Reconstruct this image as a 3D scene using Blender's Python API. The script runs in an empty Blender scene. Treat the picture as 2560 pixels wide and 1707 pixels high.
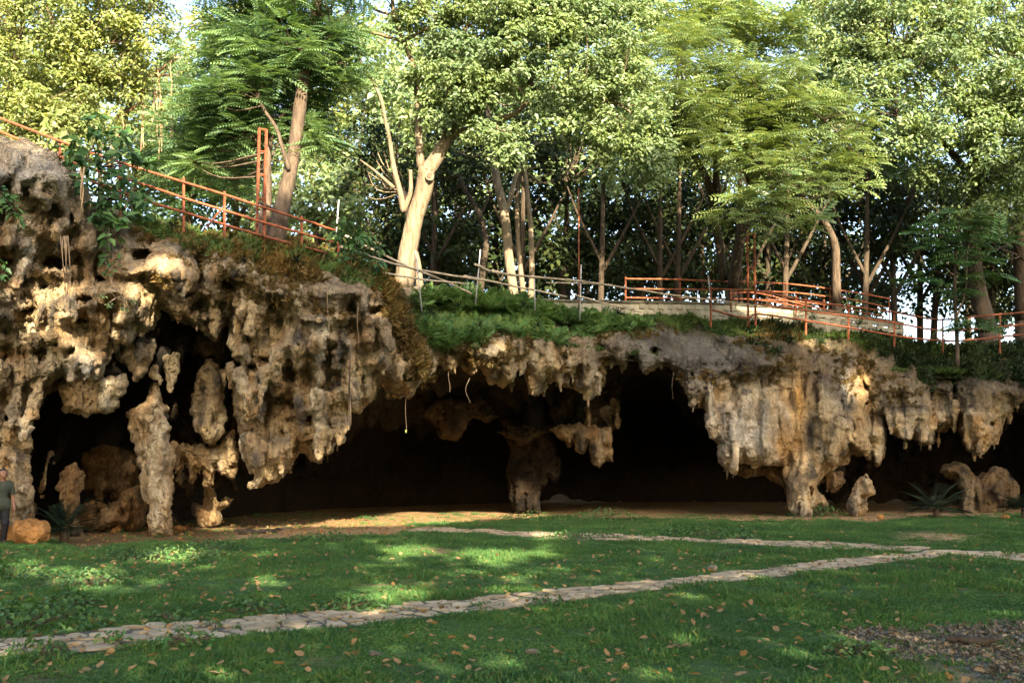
import bpy, math, random
import numpy as np
from mathutils import Vector

random.seed(7)
rng = np.random.default_rng(7)
scene = bpy.context.scene

# ------------------------------------------------------------------ camera, sky, sun, exposure
F_PX, CX, CY, HZ, EYE = 2489.0, 1280.0, 853.5, 1174.0, 1.6
TILT = math.atan((HZ - CY) / F_PX)
cam_d = bpy.data.cameras.new('camera')
cam_d.sensor_width = 36.0
cam_d.lens = 36.0 * F_PX / 2560.0
cam_d.clip_start, cam_d.clip_end = 0.1, 3000.0
cam = bpy.data.objects.new('camera', cam_d)
scene.collection.objects.link(cam)
cam.location = (0, 0, EYE)
cam.rotation_euler = (math.radians(90) + TILT, 0, 0)
scene.camera = cam

SUN_EL, SUN_AZ = math.radians(25), math.radians(16)      # azimuth: to the right of straight behind the camera
SUN_DIR = np.array([-math.sin(SUN_AZ) * math.cos(SUN_EL), math.cos(SUN_AZ) * math.cos(SUN_EL), -math.sin(SUN_EL)])  # light travel
world = bpy.data.worlds.new('World')
scene.world = world
world.use_nodes = True
wn = world.node_tree.nodes
wn.clear()
sky = wn.new('ShaderNodeTexSky')
sky.sky_type = 'NISHITA'
sky.sun_disc = False
sky.sun_elevation = SUN_EL
sky.sun_rotation = math.radians(180) - SUN_AZ
sky.air_density, sky.dust_density, sky.ozone_density = 1.0, 3.0, 0.6
bgn = wn.new('ShaderNodeBackground')
bgn.inputs['Strength'].default_value = 0.14
wo = wn.new('ShaderNodeOutputWorld')
world.node_tree.links.new(sky.outputs[0], bgn.inputs['Color'])
world.node_tree.links.new(bgn.outputs[0], wo.inputs['Surface'])

sun_d = bpy.data.lights.new('sun', 'SUN')
sun_d.energy = 4.6
sun_d.angle = math.radians(0.5)
sun_d.color = (1.0, 0.88, 0.66)
sun = bpy.data.objects.new('sun', sun_d)
scene.collection.objects.link(sun)
sun.rotation_euler = Vector(SUN_DIR).to_track_quat('-Z', 'Y').to_euler()
sun.location = (10, -20, 30)

scene.view_settings.view_transform = 'Standard'
scene.view_settings.look = 'None'
scene.view_settings.exposure = 2.55
scene.view_settings.gamma = 1.0
scene.view_settings.use_curve_mapping = False
scene.render.engine = 'CYCLES'
scene.cycles.max_bounces = 6
scene.cycles.diffuse_bounces = 2
scene.cycles.transmission_bounces = 4
scene.cycles.transparent_max_bounces = 6
scene.cycles.use_denoising = True

# ------------------------------------------------------------------ where a picture ray meets a distance
_ct, _st = math.cos(TILT), math.sin(TILT)
def PT(u, v, Y):
    u, v, Y = np.broadcast_arrays(np.asarray(u, float), np.asarray(v, float), np.asarray(Y, float))
    xc, yc = (u - CX) / F_PX, (CY - v) / F_PX
    dy, dz = _ct - yc * _st, _st + yc * _ct
    t = Y / dy
    return np.stack([xc * t, Y, EYE + dz * t], -1)
def PX(p):
    p = np.asarray(p, float)
    x, y, z = p[..., 0], p[..., 1], p[..., 2] - EYE
    fw, up = y * _ct + z * _st, -y * _st + z * _ct
    return CX + F_PX * x / fw, CY - F_PX * up / fw
_DU = np.array([-400, 0, 300, 600, 900, 1200, 1500, 1800, 2100, 2560, 3000], float)
_DD = np.array([21.9, 22.6, 23.2, 24.2, 26.0, 28.5, 31.5, 34.0, 35.3, 36.3, 37.3])
def DEP(u):
    return np.interp(u, _DU, _DD)
def gpt(u, v, z=0.0):                                    # ground point seen at a pixel
    xc, yc = (u - CX) / F_PX, (CY - v) / F_PX
    dy, dz = _ct - yc * _st, _st + yc * _ct
    t = (z - EYE) / dz
    return np.array([xc * t, dy * t, z])
_ZX = np.array([-40, -14, -12, -9.2, -6.5, -4, -1.5, 4, 12, 20, 45], float)
_ZZ = np.array([9.6, 9.4, 9.1, 8.5, 7.45, 7.0, 6.75, 6.6, 6.4, 6.3, 6.2])
def plat_z(x, y=None):
    return np.interp(x, _ZX, _ZZ)

# ------------------------------------------------------------------ small tools
COL = scene.collection
def tag(o, label=None, cat=None, group=None, kind=None):
    if label: o['label'] = label
    if cat: o['category'] = cat
    if group: o['group'] = group
    if kind: o['kind'] = kind
    return o
def link(o, parent=None):
    COL.objects.link(o)
    if parent is not None:
        o.parent = parent
    return o
def empty(name, loc, label, cat, group=None):
    o = bpy.data.objects.new(name, None)
    o.location = [float(c) for c in loc]
    o.empty_display_size = 0.2
    COL.objects.link(o)
    return tag(o, label, cat, group)
def np_mesh(name, V, F, mat=None, smooth=True):
    me = bpy.data.meshes.new(name)
    V = np.asarray(V, np.float32)
    F = np.asarray(F, np.int32)
    n = F.shape[1]
    me.vertices.add(len(V)); me.vertices.foreach_set('co', V.ravel())
    me.loops.add(F.size); me.loops.foreach_set('vertex_index', F.ravel())
    me.polygons.add(len(F))
    me.polygons.foreach_set('loop_start', np.arange(0, F.size, n, dtype=np.int32))
    try:
        me.polygons.foreach_set('loop_total', np.full(len(F), n, np.int32))
    except Exception:
        pass
    me.polygons.foreach_set('use_smooth', np.full(len(F), smooth, bool))
    me.update(calc_edges=True)
    if mat: me.materials.append(mat)
    return me
def obj(name, me, parent=None, loc=None):
    o = bpy.data.objects.new(name, me)
    link(o, parent)
    if loc is not None: o.location = [float(c) for c in loc]
    return o
def nobj(name, V, F, mat, parent=None, smooth=True, origin=None):
    """mesh object from world coordinates; its parent's location (unrotated) is taken off"""
    V = np.asarray(V, float)
    off = np.zeros(3)
    if parent is not None: off = np.array(parent.location)
    if origin is not None:
        o = obj(name, np_mesh(name, V - np.asarray(origin), F, mat, smooth), parent, np.asarray(origin) - off)
    else:
        o = obj(name, np_mesh(name, V - off, F, mat, smooth), parent)
    return o
def attr_col(me, name, C):
    a = me.color_attributes.new(name, 'FLOAT_COLOR', 'POINT')
    C4 = np.ones((len(C), 4), np.float32); C4[:, :3] = C
    a.data.foreach_set('color', C4.ravel())
def attr_f(me, name, A):
    a = me.attributes.new(name, 'FLOAT', 'POINT')
    a.data.foreach_set('value', np.asarray(A, np.float32))
class Geo:                                               # collects quads and triangles (as degenerate-free tris)
    def __init__(s): s.V = []; s.F = []; s.n = 0
    def add(s, V, F):
        V = np.asarray(V, float); F = np.asarray(F, int)
        if F.shape[1] == 4:
            F = np.concatenate([F[:, [0, 1, 2]], F[:, [0, 2, 3]]])
        s.V.append(V); s.F.append(F + s.n); s.n += len(V)
    def get(s): return np.concatenate(s.V), np.concatenate(s.F)
    def build(s, name, mat, parent=None, smooth=True, origin=None):
        V, F = s.get()
        return nobj(name, V, F, mat, parent, smooth, origin)
def nrm(a):
    return a / np.maximum(np.linalg.norm(a, axis=-1, keepdims=True), 1e-9)
def tube(pts, rad, sides=8, cap=True, wob=0.0):
    pts = np.asarray(pts, float); n = len(pts)
    rad = np.broadcast_to(np.asarray(rad, float), (n,))
    t = nrm(np.gradient(pts, axis=0))
    up = np.array([0, 0, 1.0]) if abs(t[0, 2]) < 0.9 else np.array([1.0, 0, 0])
    a = nrm(np.cross(t, up)); b = np.cross(t, a)
    ang = np.linspace(0, 2 * np.pi, sides, endpoint=False)
    R = rad[:, None] * (1 + wob * rng.standard_normal((n, sides)))
    V = pts[:, None, :] + R[..., None] * (np.cos(ang)[None, :, None] * a[:, None, :] + np.sin(ang)[None, :, None] * b[:, None, :])
    V = V.reshape(-1, 3)
    i = np.arange(n - 1)[:, None] * sides; j = np.arange(sides)[None, :]; j2 = (j + 1) % sides
    F = np.stack([i + j, i + j2, i + sides + j2, i + sides + j], -1).reshape(-1, 4)
    F = np.concatenate([F[:, [0, 1, 2]], F[:, [0, 2, 3]]])
    if cap:
        c0, c1 = len(V), len(V) + 1
        V = np.concatenate([V, pts[:1], pts[-1:]])
        jj = np.arange(sides); k = (n - 1) * sides
        F = np.concatenate([F, np.stack([np.full(sides, c0), (jj + 1) % sides, jj], 1), np.stack([np.full(sides, c1), k + jj, k + (jj + 1) % sides], 1)])
    return V, F
def smooth_line(pts, rad, per=5, jit=0.0):
    """Catmull-Rom through the points"""
    pts = np.asarray(pts, float); rad = np.asarray(rad, float)
    Q = np.concatenate([pts[:1] * 2 - pts[1:2], pts, pts[-1:] * 2 - pts[-2:-1]])
    out, ro = [], []
    for k in range(len(pts) - 1):
        p0, p1, p2, p3 = Q[k:k + 4]
        for t in np.linspace(0, 1, per, endpoint=False):
            out.append(0.5 * (2 * p1 + (p2 - p0) * t + (2 * p0 - 5 * p1 + 4 * p2 - p3) * t * t + (3 * p1 - p0 - 3 * p2 + p3) * t ** 3))
            ro.append(rad[k] * (1 - t) + rad[k + 1] * t)
    out.append(pts[-1]); ro.append(rad[-1])
    out = np.array(out)
    if jit: out[1:-1] += rng.standard_normal((len(out) - 2, 3)) * jit
    return out, np.array(ro)
def box_geo(c, size, ax=None, bev=0.0):
    """box with its eight corners; ax = 3 unit rows"""
    ax = np.eye(3) if ax is None else np.asarray(ax)
    s = np.asarray(size) / 2
    if bev <= 0:
        C = np.array([[x, y, z] for x in (-1, 1) for y in (-1, 1) for z in (-1, 1)], float) * s
        F = np.array([[0, 1, 3, 2], [4, 6, 7, 5], [0, 4, 5, 1], [2, 3, 7, 6], [0, 2, 6, 4], [1, 5, 7, 3]])
        return C @ ax + np.asarray(c), F
    V = []; idx = {}
    for x in (-1, 1):
        for y in (-1, 1):
            for z in (-1, 1):
                g = np.array([x, y, z], float)
                for k in range(3):
                    p = g * s; 
                    for m in range(3):
                        if m != k: p[m] -= g[m] * bev
                    idx[(x, y, z, k)] = len(V); V.append(p)
    F4 = []; F3 = []
    def fix(f, nvec):
        P = np.array([V[i] for i in f]); nn = np.cross(P[1] - P[0], P[2] - P[0])
        return f if np.dot(nn, nvec) > 0 else f[::-1]
    for k in range(3):
        a, b = [m for m in range(3) if m != k]
        for sg in (-1, 1):
            q = []
            for (i, j) in ((-1, -1), (1, -1), (1, 1), (-1, 1)):
                g = [0, 0, 0]; g[k] = sg; g[a] = i; g[b] = j
                q.append(idx[(*g, k)])
            nv = np.zeros(3); nv[k] = sg
            F4.append(fix(q, nv))
    for k in range(3):                                    # edges run along k
        a, b = [m for m in range(3) if m != k]
        for i in (-1, 1):
            for j in (-1, 1):
                g0 = [0, 0, 0]; g1 = [0, 0, 0]
                g0[k] = -1; g1[k] = 1
                for g in (g0, g1): g[a] = i; g[b] = j
                q = [idx[(*g0, a)], idx[(*g1, a)], idx[(*g1, b)], idx[(*g0, b)]]
                nv = np.zeros(3); nv[a] = i; nv[b] = j
                F4.append(fix(q, nv))
    T = []
    for x in (-1, 1):
        for y in (-1, 1):
            for z in (-1, 1):
                T.append(fix([idx[(x, y, z, k)] for k in range(3)], np.array([x, y, z], float)))
    F4 = np.array(F4)
    F = np.concatenate([F4[:, [0, 1, 2]], F4[:, [0, 2, 3]], np.array(T)])
    return np.array(V) @ ax + np.asarray(c), F

# ------------------------------------------------------------------ noise
def vnoise(p, seed=0):
    p = np.asarray(p, float)
    i = np.floor(p).astype(np.int64); f = p - i; f = f * f * (3 - 2 * f)
    out = 0
    for dx in (0, 1):
        for dy in (0, 1):
            for dz in (0, 1):
                n = ((i[:, 0] + dx) * 374761393 + (i[:, 1] + dy) * 668265263 + (i[:, 2] + dz) * 1440662683 + seed * 974634539) & 0xffffffff
                n = ((n ^ (n >> 13)) * 1274126177) & 0xffffffff
                n = ((n ^ (n >> 15)) * 2246822519) & 0xffffffff
                h = ((n ^ (n >> 16)) & 0xffff) / 65535.0
                out = out + h * np.where(dx, f[:, 0], 1 - f[:, 0]) * np.where(dy, f[:, 1], 1 - f[:, 1]) * np.where(dz, f[:, 2], 1 - f[:, 2])
    return out * 2 - 1
def lat(shape, cells, r):
    """smooth random field over a grid"""
    a = r.uniform(-1, 1, [int(c) + 3 for c in cells]).astype(np.float32)
    for ax, (n, c) in enumerate(zip(shape, cells)):
        x = np.linspace(0, c, n) + 0.37
        i = np.floor(x).astype(int); f = (x - i).astype(np.float32); f = f * f * (3 - 2 * f)
        sh = [1] * a.ndim; sh[ax] = n; f = f.reshape(sh)
        a = np.take(a, i, ax) * (1 - f) + np.take(a, i + 1, ax) * f
    return a
def poly_sd(poly, U, V):
    """signed distance (positive inside) of a pixel polygon on the grid U, V"""
    P = np.asarray(poly, float)
    d2 = np.full(U.shape, 1e12); ins = np.zeros(U.shape, bool)
    for k in range(len(P)):
        a, b = P[k], P[(k + 1) % len(P)]
        e = b - a; L = e @ e + 1e-9
        t = np.clip(((U - a[0]) * e[0] + (V - a[1]) * e[1]) / L, 0, 1)
        d2 = np.minimum(d2, (U - a[0] - t * e[0]) ** 2 + (V - a[1] - t * e[1]) ** 2)
        c = ((a[1] > V) != (b[1] > V))
        with np.errstate(divide='ignore', invalid='ignore'):
            xi = (b[0] - a[0]) * (V - a[1]) / (b[1] - a[1] + 1e-12) + a[0]
        ins ^= c & (U < xi)
    d = np.sqrt(d2)
    return np.where(ins, d, -d)
_E = [(0, 1), (2, 3), (4, 5), (6, 7), (0, 2), (1, 3), (4, 6), (5, 7), (0, 4), (1, 5), (2, 6), (3, 7)]
_C = np.array([[x, y, z] for x in (0, 1) for y in (0, 1) for z in (0, 1)])
def surface_nets(f):
    s = f < 0
    cs = [s[dx:f.shape[0] - 1 + dx, dy:f.shape[1] - 1 + dy, dz:f.shape[2] - 1 + dz] for dx, dy, dz in _C]
    anyi = np.zeros(cs[0].shape, bool); alli = np.ones(cs[0].shape, bool)
    for c in cs: anyi |= c; alli &= c
    act = anyi & ~alli
    I = np.argwhere(act)
    idx = np.full(act.shape, -1, np.int32); idx[act] = np.arange(len(I), dtype=np.int32)
    cv = np.stack([f[I[:, 0] + d[0], I[:, 1] + d[1], I[:, 2] + d[2]] for d in _C], 1).astype(float)
    pos = np.zeros((len(I), 3)); cnt = np.zeros(len(I))
    for a, b in _E:
        m = (cv[:, a] < 0) != (cv[:, b] < 0)
        t = np.where(m, cv[:, a] / np.where(m, cv[:, a] - cv[:, b], 1), 0)
        pos += m[:, None] * (_C[a] + t[:, None] * (_C[b] - _C[a])); cnt += m
    V = I + pos / cnt[:, None]
    Q = []
    for ax in range(3):
        sl0 = [slice(None)] * 3; sl1 = [slice(None)] * 3
        sl0[ax] = slice(0, -1); sl1[ax] = slice(1, None)
        e = s[tuple(sl0)] != s[tuple(sl1)]
        E = np.argwhere(e)
        o1, o2 = [k for k in range(3) if k != ax]
        ok = (E[:, o1] > 0) & (E[:, o2] > 0) & (E[:, o1] < f.shape[o1] - 1) & (E[:, o2] < f.shape[o2] - 1)
        E = E[ok]
        d1 = np.zeros(3, int); d1[o1] = 1; d2 = np.zeros(3, int); d2[o2] = 1
        g = lambda A: idx[A[:, 0], A[:, 1], A[:, 2]]
        q = np.stack([g(E - d1 - d2), g(E - d2), g(E), g(E - d1)], 1)
        neg = s[E[:, 0], E[:, 1], E[:, 2]]
        fl = neg if ax != 1 else ~neg
        q[~fl] = q[~fl][:, ::-1]
        Q.append(q)
    return V, np.concatenate(Q)
def vnormals(V, F):
    n = np.cross(V[F[:, 2]] - V[F[:, 0]], V[F[:, 3]] - V[F[:, 1]]) if F.shape[1] == 4 else np.cross(V[F[:, 1]] - V[F[:, 0]], V[F[:, 2]] - V[F[:, 0]])
    N = np.zeros_like(V)
    for k in range(F.shape[1]):
        for c in range(3):
            N[:, c] += np.bincount(F[:, k], n[:, c], len(V))
    return nrm(N)

# ------------------------------------------------------------------ materials
def new_mat(name):
    m = bpy.data.materials.new(name); m.use_nodes = True
    nt = m.node_tree; nt.nodes.clear()
    out = nt.nodes.new('ShaderNodeOutputMaterial')
    return m, nt, out
def N(nt, t, **kw):
    n = nt.nodes.new(t)
    for k, v in kw.items():
        if k.startswith('i_'):
            key = k[2:]
            n.inputs[int(key) if key.isdigit() else key.replace('_', ' ')].default_value = v
        else: setattr(n, k, v)
    return n
def ramp(nt, stops):
    r = nt.nodes.new('ShaderNodeValToRGB'); e = r.color_ramp.elements
    while len(e) < len(stops): e.new(0.5)
    for k, (p, c) in enumerate(stops):
        e[k].position = p; e[k].color = (*c, 1) if len(c) == 3 else c
    return r
def mixc(nt, fac, a, b, mode='MIX'):
    m = nt.nodes.new('ShaderNodeMix'); m.data_type = 'RGBA'; m.blend_type = mode
    L = nt.links
    for sock, v in ((m.inputs[0], fac), (m.inputs[6], a), (m.inputs[7], b)):
        if isinstance(v, (int, float)): sock.default_value = v
        elif isinstance(v, tuple): sock.default_value = (*v, 1)
        else: L.new(v, sock)
    return m.outputs[2]
def math_n(nt, op, a, b=None, clamp=False):
    m = nt.nodes.new('ShaderNodeMath'); m.operation = op; m.use_clamp = clamp
    for sock, v in ((m.inputs[0], a), (m.inputs[1], b)):
        if v is None: continue
        if isinstance(v, (int, float)): sock.default_value = v
        else: nt.links.new(v, sock)
    return m.outputs[0]
def rock_mat(name, base=None, pit=0.5, bump=0.35):
    """limestone: painted-on tint of minerals and shade (attribute) or a base colour, pitted, streaked, rough"""
    m, nt, out = new_mat(name); L = nt.links
    geo = N(nt, 'ShaderNodeNewGeometry'); P = geo.outputs['Position']
    if base is None:
        at = N(nt, 'ShaderNodeAttribute', attribute_name='tint'); col = at.outputs['Color']
    else:
        rgb = N(nt, 'ShaderNodeRGB'); rgb.outputs[0].default_value = (*base, 1); col = rgb.outputs[0]
    n1 = N(nt, 'ShaderNodeTexNoise', i_Scale=0.9, i_Detail=6, i_Roughness=0.6); L.new(P, n1.inputs['Vector'])
    n2 = N(nt, 'ShaderNodeTexNoise', i_Scale=9, i_Detail=5, i_Roughness=0.7); L.new(P, n2.inputs['Vector'])
    mp = N(nt, 'ShaderNodeMapping'); mp.inputs['Scale'].default_value = (7, 7, 0.7); L.new(P, mp.inputs['Vector'])
    n3 = N(nt, 'ShaderNodeTexNoise', i_Scale=1, i_Detail=4, i_Roughness=0.55); L.new(mp.outputs[0], n3.inputs['Vector'])
    r1 = ramp(nt, [(0.28, (0.42, 0.37, 0.32)), (0.5, (1, 1, 1)), (0.75, (1.35, 1.32, 1.25))]); L.new(n1.outputs[0], r1.inputs[0])
    r2 = ramp(nt, [(0.3, (0.5, 0.45, 0.4)), (0.52, (1, 1, 1)), (0.8, (1.15, 1.12, 1.05))]); L.new(n2.outputs[0], r2.inputs[0])
    r3 = ramp(nt, [(0.3, (0.55, 0.5, 0.45)), (0.5, (1, 0.98, 0.95)), (0.7, (1.2, 1.17, 1.1))]); L.new(n3.outputs[0], r3.inputs[0])
    c = mixc(nt, 1.0, col, r1.outputs[0], 'MULTIPLY'); c = mixc(nt, 0.8, c, r2.outputs[0], 'MULTIPLY'); c = mixc(nt, 0.6, c, r3.outputs[0], 'MULTIPLY')
    vo = N(nt, 'ShaderNodeTexVoronoi', i_Scale=5.5); vo.inputs['Randomness'].default_value = 1
    wv = N(nt, 'ShaderNodeVectorMath', operation='ADD'); sc = N(nt, 'ShaderNodeVectorMath', operation='SCALE'); sc.inputs[3].default_value = 0.22
    n4 = N(nt, 'ShaderNodeTexNoise', i_Scale=6, i_Detail=3); L.new(P, n4.inputs['Vector']); L.new(n4.outputs['Color'], sc.inputs[0]); L.new(P, wv.inputs[0]); L.new(sc.outputs[0], wv.inputs[1])
    L.new(wv.outputs[0], vo.inputs['Vector'])
    msk = ramp(nt, [(0.42, (0, 0, 0)), (0.62, (1, 1, 1))]); L.new(n1.outputs[0], msk.inputs[0])
    pr = ramp(nt, [(0.10, (1, 1, 1)), (0.24, (0, 0, 0))]); L.new(vo.outputs['Distance'], pr.inputs[0])
    pf = math_n(nt, 'MULTIPLY', pr.outputs[0], msk.outputs[0]); pf2 = math_n(nt, 'MULTIPLY', pf, pit)
    vo2 = N(nt, 'ShaderNodeTexVoronoi', i_Scale=15.0); L.new(wv.outputs[0], vo2.inputs['Vector'])
    pr2 = ramp(nt, [(0.10, (1, 1, 1)), (0.27, (0, 0, 0))]); L.new(vo2.outputs['Distance'], pr2.inputs[0])
    msk2 = ramp(nt, [(0.46, (0, 0, 0)), (0.60, (1, 1, 1))]); L.new(n2.outputs[0], msk2.inputs[0])
    pg = math_n(nt, 'MULTIPLY', pr2.outputs[0], msk2.outputs[0])
    mpc = N(nt, 'ShaderNodeMapping'); mpc.inputs['Scale'].default_value = (1.1, 1.1, 1.9); L.new(wv.outputs[0], mpc.inputs['Vector'])
    vc = N(nt, 'ShaderNodeTexVoronoi', feature='DISTANCE_TO_EDGE', i_Scale=1.5); L.new(mpc.outputs[0], vc.inputs['Vector'])
    cr = ramp(nt, [(0.0, (1, 1, 1)), (0.022, (0, 0, 0))]); L.new(vc.outputs['Distance'], cr.inputs[0])
    ck = math_n(nt, 'MULTIPLY', cr.outputs[0], msk.outputs[0])
    pf = math_n(nt, 'MAXIMUM', pf, math_n(nt, 'MAXIMUM', pg, ck)); pf2 = math_n(nt, 'MULTIPLY', pf, pit * 1.2, True)
    c = mixc(nt, pf2, c, (0.03, 0.022, 0.014))
    b = N(nt, 'ShaderNodeBsdfPrincipled', i_Roughness=0.92); b.inputs['Specular IOR Level'].default_value = 0.2
    L.new(c, b.inputs['Base Color'])
    n5 = N(nt, 'ShaderNodeTexNoise', i_Scale=22, i_Detail=6, i_Roughness=0.65); L.new(P, n5.inputs['Vector'])
    h = math_n(nt, 'ADD', math_n(nt, 'MULTIPLY', n2.outputs[0], 1.2), math_n(nt, 'MULTIPLY', n5.outputs[0], 0.5))
    h = math_n(nt, 'ADD', h, math_n(nt, 'MULTIPLY', n3.outputs[0], 0.7))
    h = math_n(nt, 'SUBTRACT', h, math_n(nt, 'MULTIPLY', pf, 1.0))
    bp = N(nt, 'ShaderNodeBump', i_Strength=1.0, i_Distance=bump * 0.45); L.new(h, bp.inputs['Height']); L.new(bp.outputs[0], b.inputs['Normal'])
    L.new(b.outputs[0], out.inputs['Surface'])
    return m
def leaf_mat(name, cols, trans=0.35, gloss=0.5, rough=0.45):
    m, nt, out = new_mat(name); L = nt.links
    geo = N(nt, 'ShaderNodeNewGeometry')
    r = ramp(nt, [(k / (len(cols) - 1), c) for k, c in enumerate(cols)]); L.new(geo.outputs['Random Per Island'], r.inputs[0])
    ns = N(nt, 'ShaderNodeTexNoise', i_Scale=0.7, i_Detail=2); L.new(geo.outputs['Position'], ns.inputs['Vector'])
    rr = ramp(nt, [(0.35, (0.72, 0.78, 0.8)), (0.65, (1.2, 1.15, 0.95))]); L.new(ns.outputs[0], rr.inputs[0])
    c = mixc(nt, 1.0, r.outputs[0], rr.outputs[0], 'MULTIPLY')
    b = N(nt, 'ShaderNodeBsdfPrincipled', i_Roughness=rough); b.inputs['Specular IOR Level'].default_value = gloss
    L.new(c, b.inputs['Base Color'])
    t = N(nt, 'ShaderNodeBsdfTranslucent')
    tc = mixc(nt, 1.0, c, (1.25, 1.15, 0.5), 'MULTIPLY'); L.new(tc, t.inputs['Color'])
    mx = N(nt, 'ShaderNodeMixShader', i_0=trans); L.new(b.outputs[0], mx.inputs[1]); L.new(t.outputs[0], mx.inputs[2])
    L.new(mx.outputs[0], out.inputs['Surface'])
    return m
def plain_mat(name, cols, scale=8.0, rough=0.85, bump=0.2, spec=0.25, stretch=(1, 1, 1), metal=0.0):
    m, nt, out = new_mat(name); L = nt.links
    geo = N(nt, 'ShaderNodeNewGeometry')
    mp = N(nt, 'ShaderNodeMapping'); mp.inputs['Scale'].default_value = stretch; L.new(geo.outputs['Position'], mp.inputs['Vector'])
    n1 = N(nt, 'ShaderNodeTexNoise', i_Scale=scale, i_Detail=6, i_Roughness=0.65); L.new(mp.outputs[0], n1.inputs['Vector'])
    r = ramp(nt, [(0.3 + 0.4 * k / (len(cols) - 1), c) for k, c in enumerate(cols)]); L.new(n1.outputs[0], r.inputs[0])
    oi = N(nt, 'ShaderNodeObjectInfo'); hs = N(nt, 'ShaderNodeHueSaturation')
    L.new(math_n(nt, 'ADD', math_n(nt, 'MULTIPLY', oi.outputs['Random'], 0.4), 0.8), hs.inputs['Value']); L.new(r.outputs[0], hs.inputs['Color'])
    b = N(nt, 'ShaderNodeBsdfPrincipled', i_Roughness=rough, i_Metallic=metal); b.inputs['Specular IOR Level'].default_value = spec
    L.new(hs.outputs[0], b.inputs['Base Color'])
    n2 = N(nt, 'ShaderNodeTexNoise', i_Scale=scale * 3, i_Detail=5); L.new(mp.outputs[0], n2.inputs['Vector'])
    bp = N(nt, 'ShaderNodeBump', i_Strength=0.7, i_Distance=bump * 0.1); L.new(n2.outputs[0], bp.inputs['Height']); L.new(bp.outputs[0], b.inputs['Normal'])
    L.new(b.outputs[0], out.inputs['Surface'])
    return m
M = {}
M['rock'] = rock_mat('limestone')
M['shaded_rock'] = rock_mat('shade painted cave rock', (0.022, 0.017, 0.011), 0.3)  # near black: the cave's darkness is painted into the colour
M['boulder'] = rock_mat('orange limestone', (0.46, 0.225, 0.07), 0.35)
M['broad'] = leaf_mat('broad leaves', [(0.085, 0.14, 0.05), (0.155, 0.215, 0.085), (0.225, 0.275, 0.13)], 0.42)
M['bright'] = leaf_mat('sunny vine leaves', [(0.12, 0.165, 0.045), (0.195, 0.24, 0.075), (0.28, 0.29, 0.11)], 0.45)
M['blue'] = leaf_mat('soft pinnate leaves', [(0.075, 0.145, 0.06), (0.125, 0.215, 0.09), (0.18, 0.26, 0.12)], 0.42)
M['feather'] = leaf_mat('feathery leaves', [(0.1, 0.165, 0.06), (0.165, 0.23, 0.085), (0.235, 0.265, 0.11)], 0.42)
M['deep'] = leaf_mat('shade painted leaves', [(0.012, 0.024, 0.008), (0.026, 0.044, 0.013), (0.055, 0.065, 0.018)], 0.2, 0.2, 0.6)  # understory shade painted into the leaf colour
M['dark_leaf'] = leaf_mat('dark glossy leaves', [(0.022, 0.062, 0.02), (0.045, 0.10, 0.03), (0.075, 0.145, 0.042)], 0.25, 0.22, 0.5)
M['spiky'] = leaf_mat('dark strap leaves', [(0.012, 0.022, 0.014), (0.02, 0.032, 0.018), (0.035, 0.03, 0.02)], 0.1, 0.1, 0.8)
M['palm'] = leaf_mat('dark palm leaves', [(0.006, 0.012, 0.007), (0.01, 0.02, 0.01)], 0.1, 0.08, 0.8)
M['fern'] = leaf_mat('ferns', [(0.065, 0.15, 0.05), (0.105, 0.205, 0.065), (0.18, 0.215, 0.065)], 0.3, 0.2)
M['grass'] = leaf_mat('grass', [(0.036, 0.115, 0.033), (0.06, 0.15, 0.045), (0.13, 0.165, 0.055)], 0.25, 0.15, 0.6)
M['rim_grass'] = leaf_mat('rim grass', [(0.055, 0.12, 0.03), (0.09, 0.165, 0.045), (0.16, 0.15, 0.06)], 0.3, 0.1, 0.7)
M['dry_grass'] = leaf_mat('dry grass', [(0.15, 0.09, 0.035), (0.22, 0.14, 0.055), (0.12, 0.11, 0.04)], 0.3, 0.1, 0.7)
M['bark'] = plain_mat('pale bark', [(0.11, 0.078, 0.048), (0.20, 0.148, 0.092), (0.28, 0.215, 0.14)], 3.0, 0.9, 0.5, 0.2, (3, 3, 0.6))
M['dark_bark'] = plain_mat('dark bark', [(0.03, 0.022, 0.015), (0.06, 0.043, 0.028), (0.095, 0.07, 0.045)], 4.0, 0.95, 0.5, 0.2, (3, 3, 0.6))
M['mid_bark'] = plain_mat('grey brown bark', [(0.04, 0.028, 0.018), (0.095, 0.066, 0.043), (0.15, 0.11, 0.074)], 4.0, 0.95, 0.5, 0.2, (3, 3, 0.5))
M['vine'] = plain_mat('dry vines', [(0.22, 0.14, 0.07), (0.36, 0.25, 0.14)], 5)
M['rust'] = plain_mat('rusty red steel', [(0.09, 0.03, 0.013), (0.21, 0.06, 0.024), (0.29, 0.095, 0.04)], 6, 0.75, 0.15)
M['steel'] = plain_mat('grey steel', [(0.22, 0.21, 0.20), (0.34, 0.33, 0.31)], 6, 0.6, 0.1, 0.4)
M['bamboo'] = plain_mat('weathered bamboo', [(0.18, 0.14, 0.09), (0.30, 0.24, 0.165), (0.38, 0.31, 0.215)], 5, 0.8, 0.2)
M['block'] = plain_mat('concrete blocks', [(0.22, 0.19, 0.13), (0.34, 0.30, 0.21), (0.40, 0.36, 0.26)], 2.5, 0.95, 0.3)
M['coping'] = plain_mat('stained coping', [(0.05, 0.042, 0.028), (0.11, 0.092, 0.06), (0.17, 0.145, 0.10)], 2.0, 0.95, 0.4)
M['stone'] = plain_mat('flagstone', [(0.17, 0.12, 0.065), (0.29, 0.215, 0.125), (0.39, 0.295, 0.18)], 3.5, 0.92, 0.5)
M['mortar'] = plain_mat('path bed', [(0.05, 0.042, 0.03), (0.09, 0.075, 0.05)], 8, 0.95, 0.4)
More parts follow.
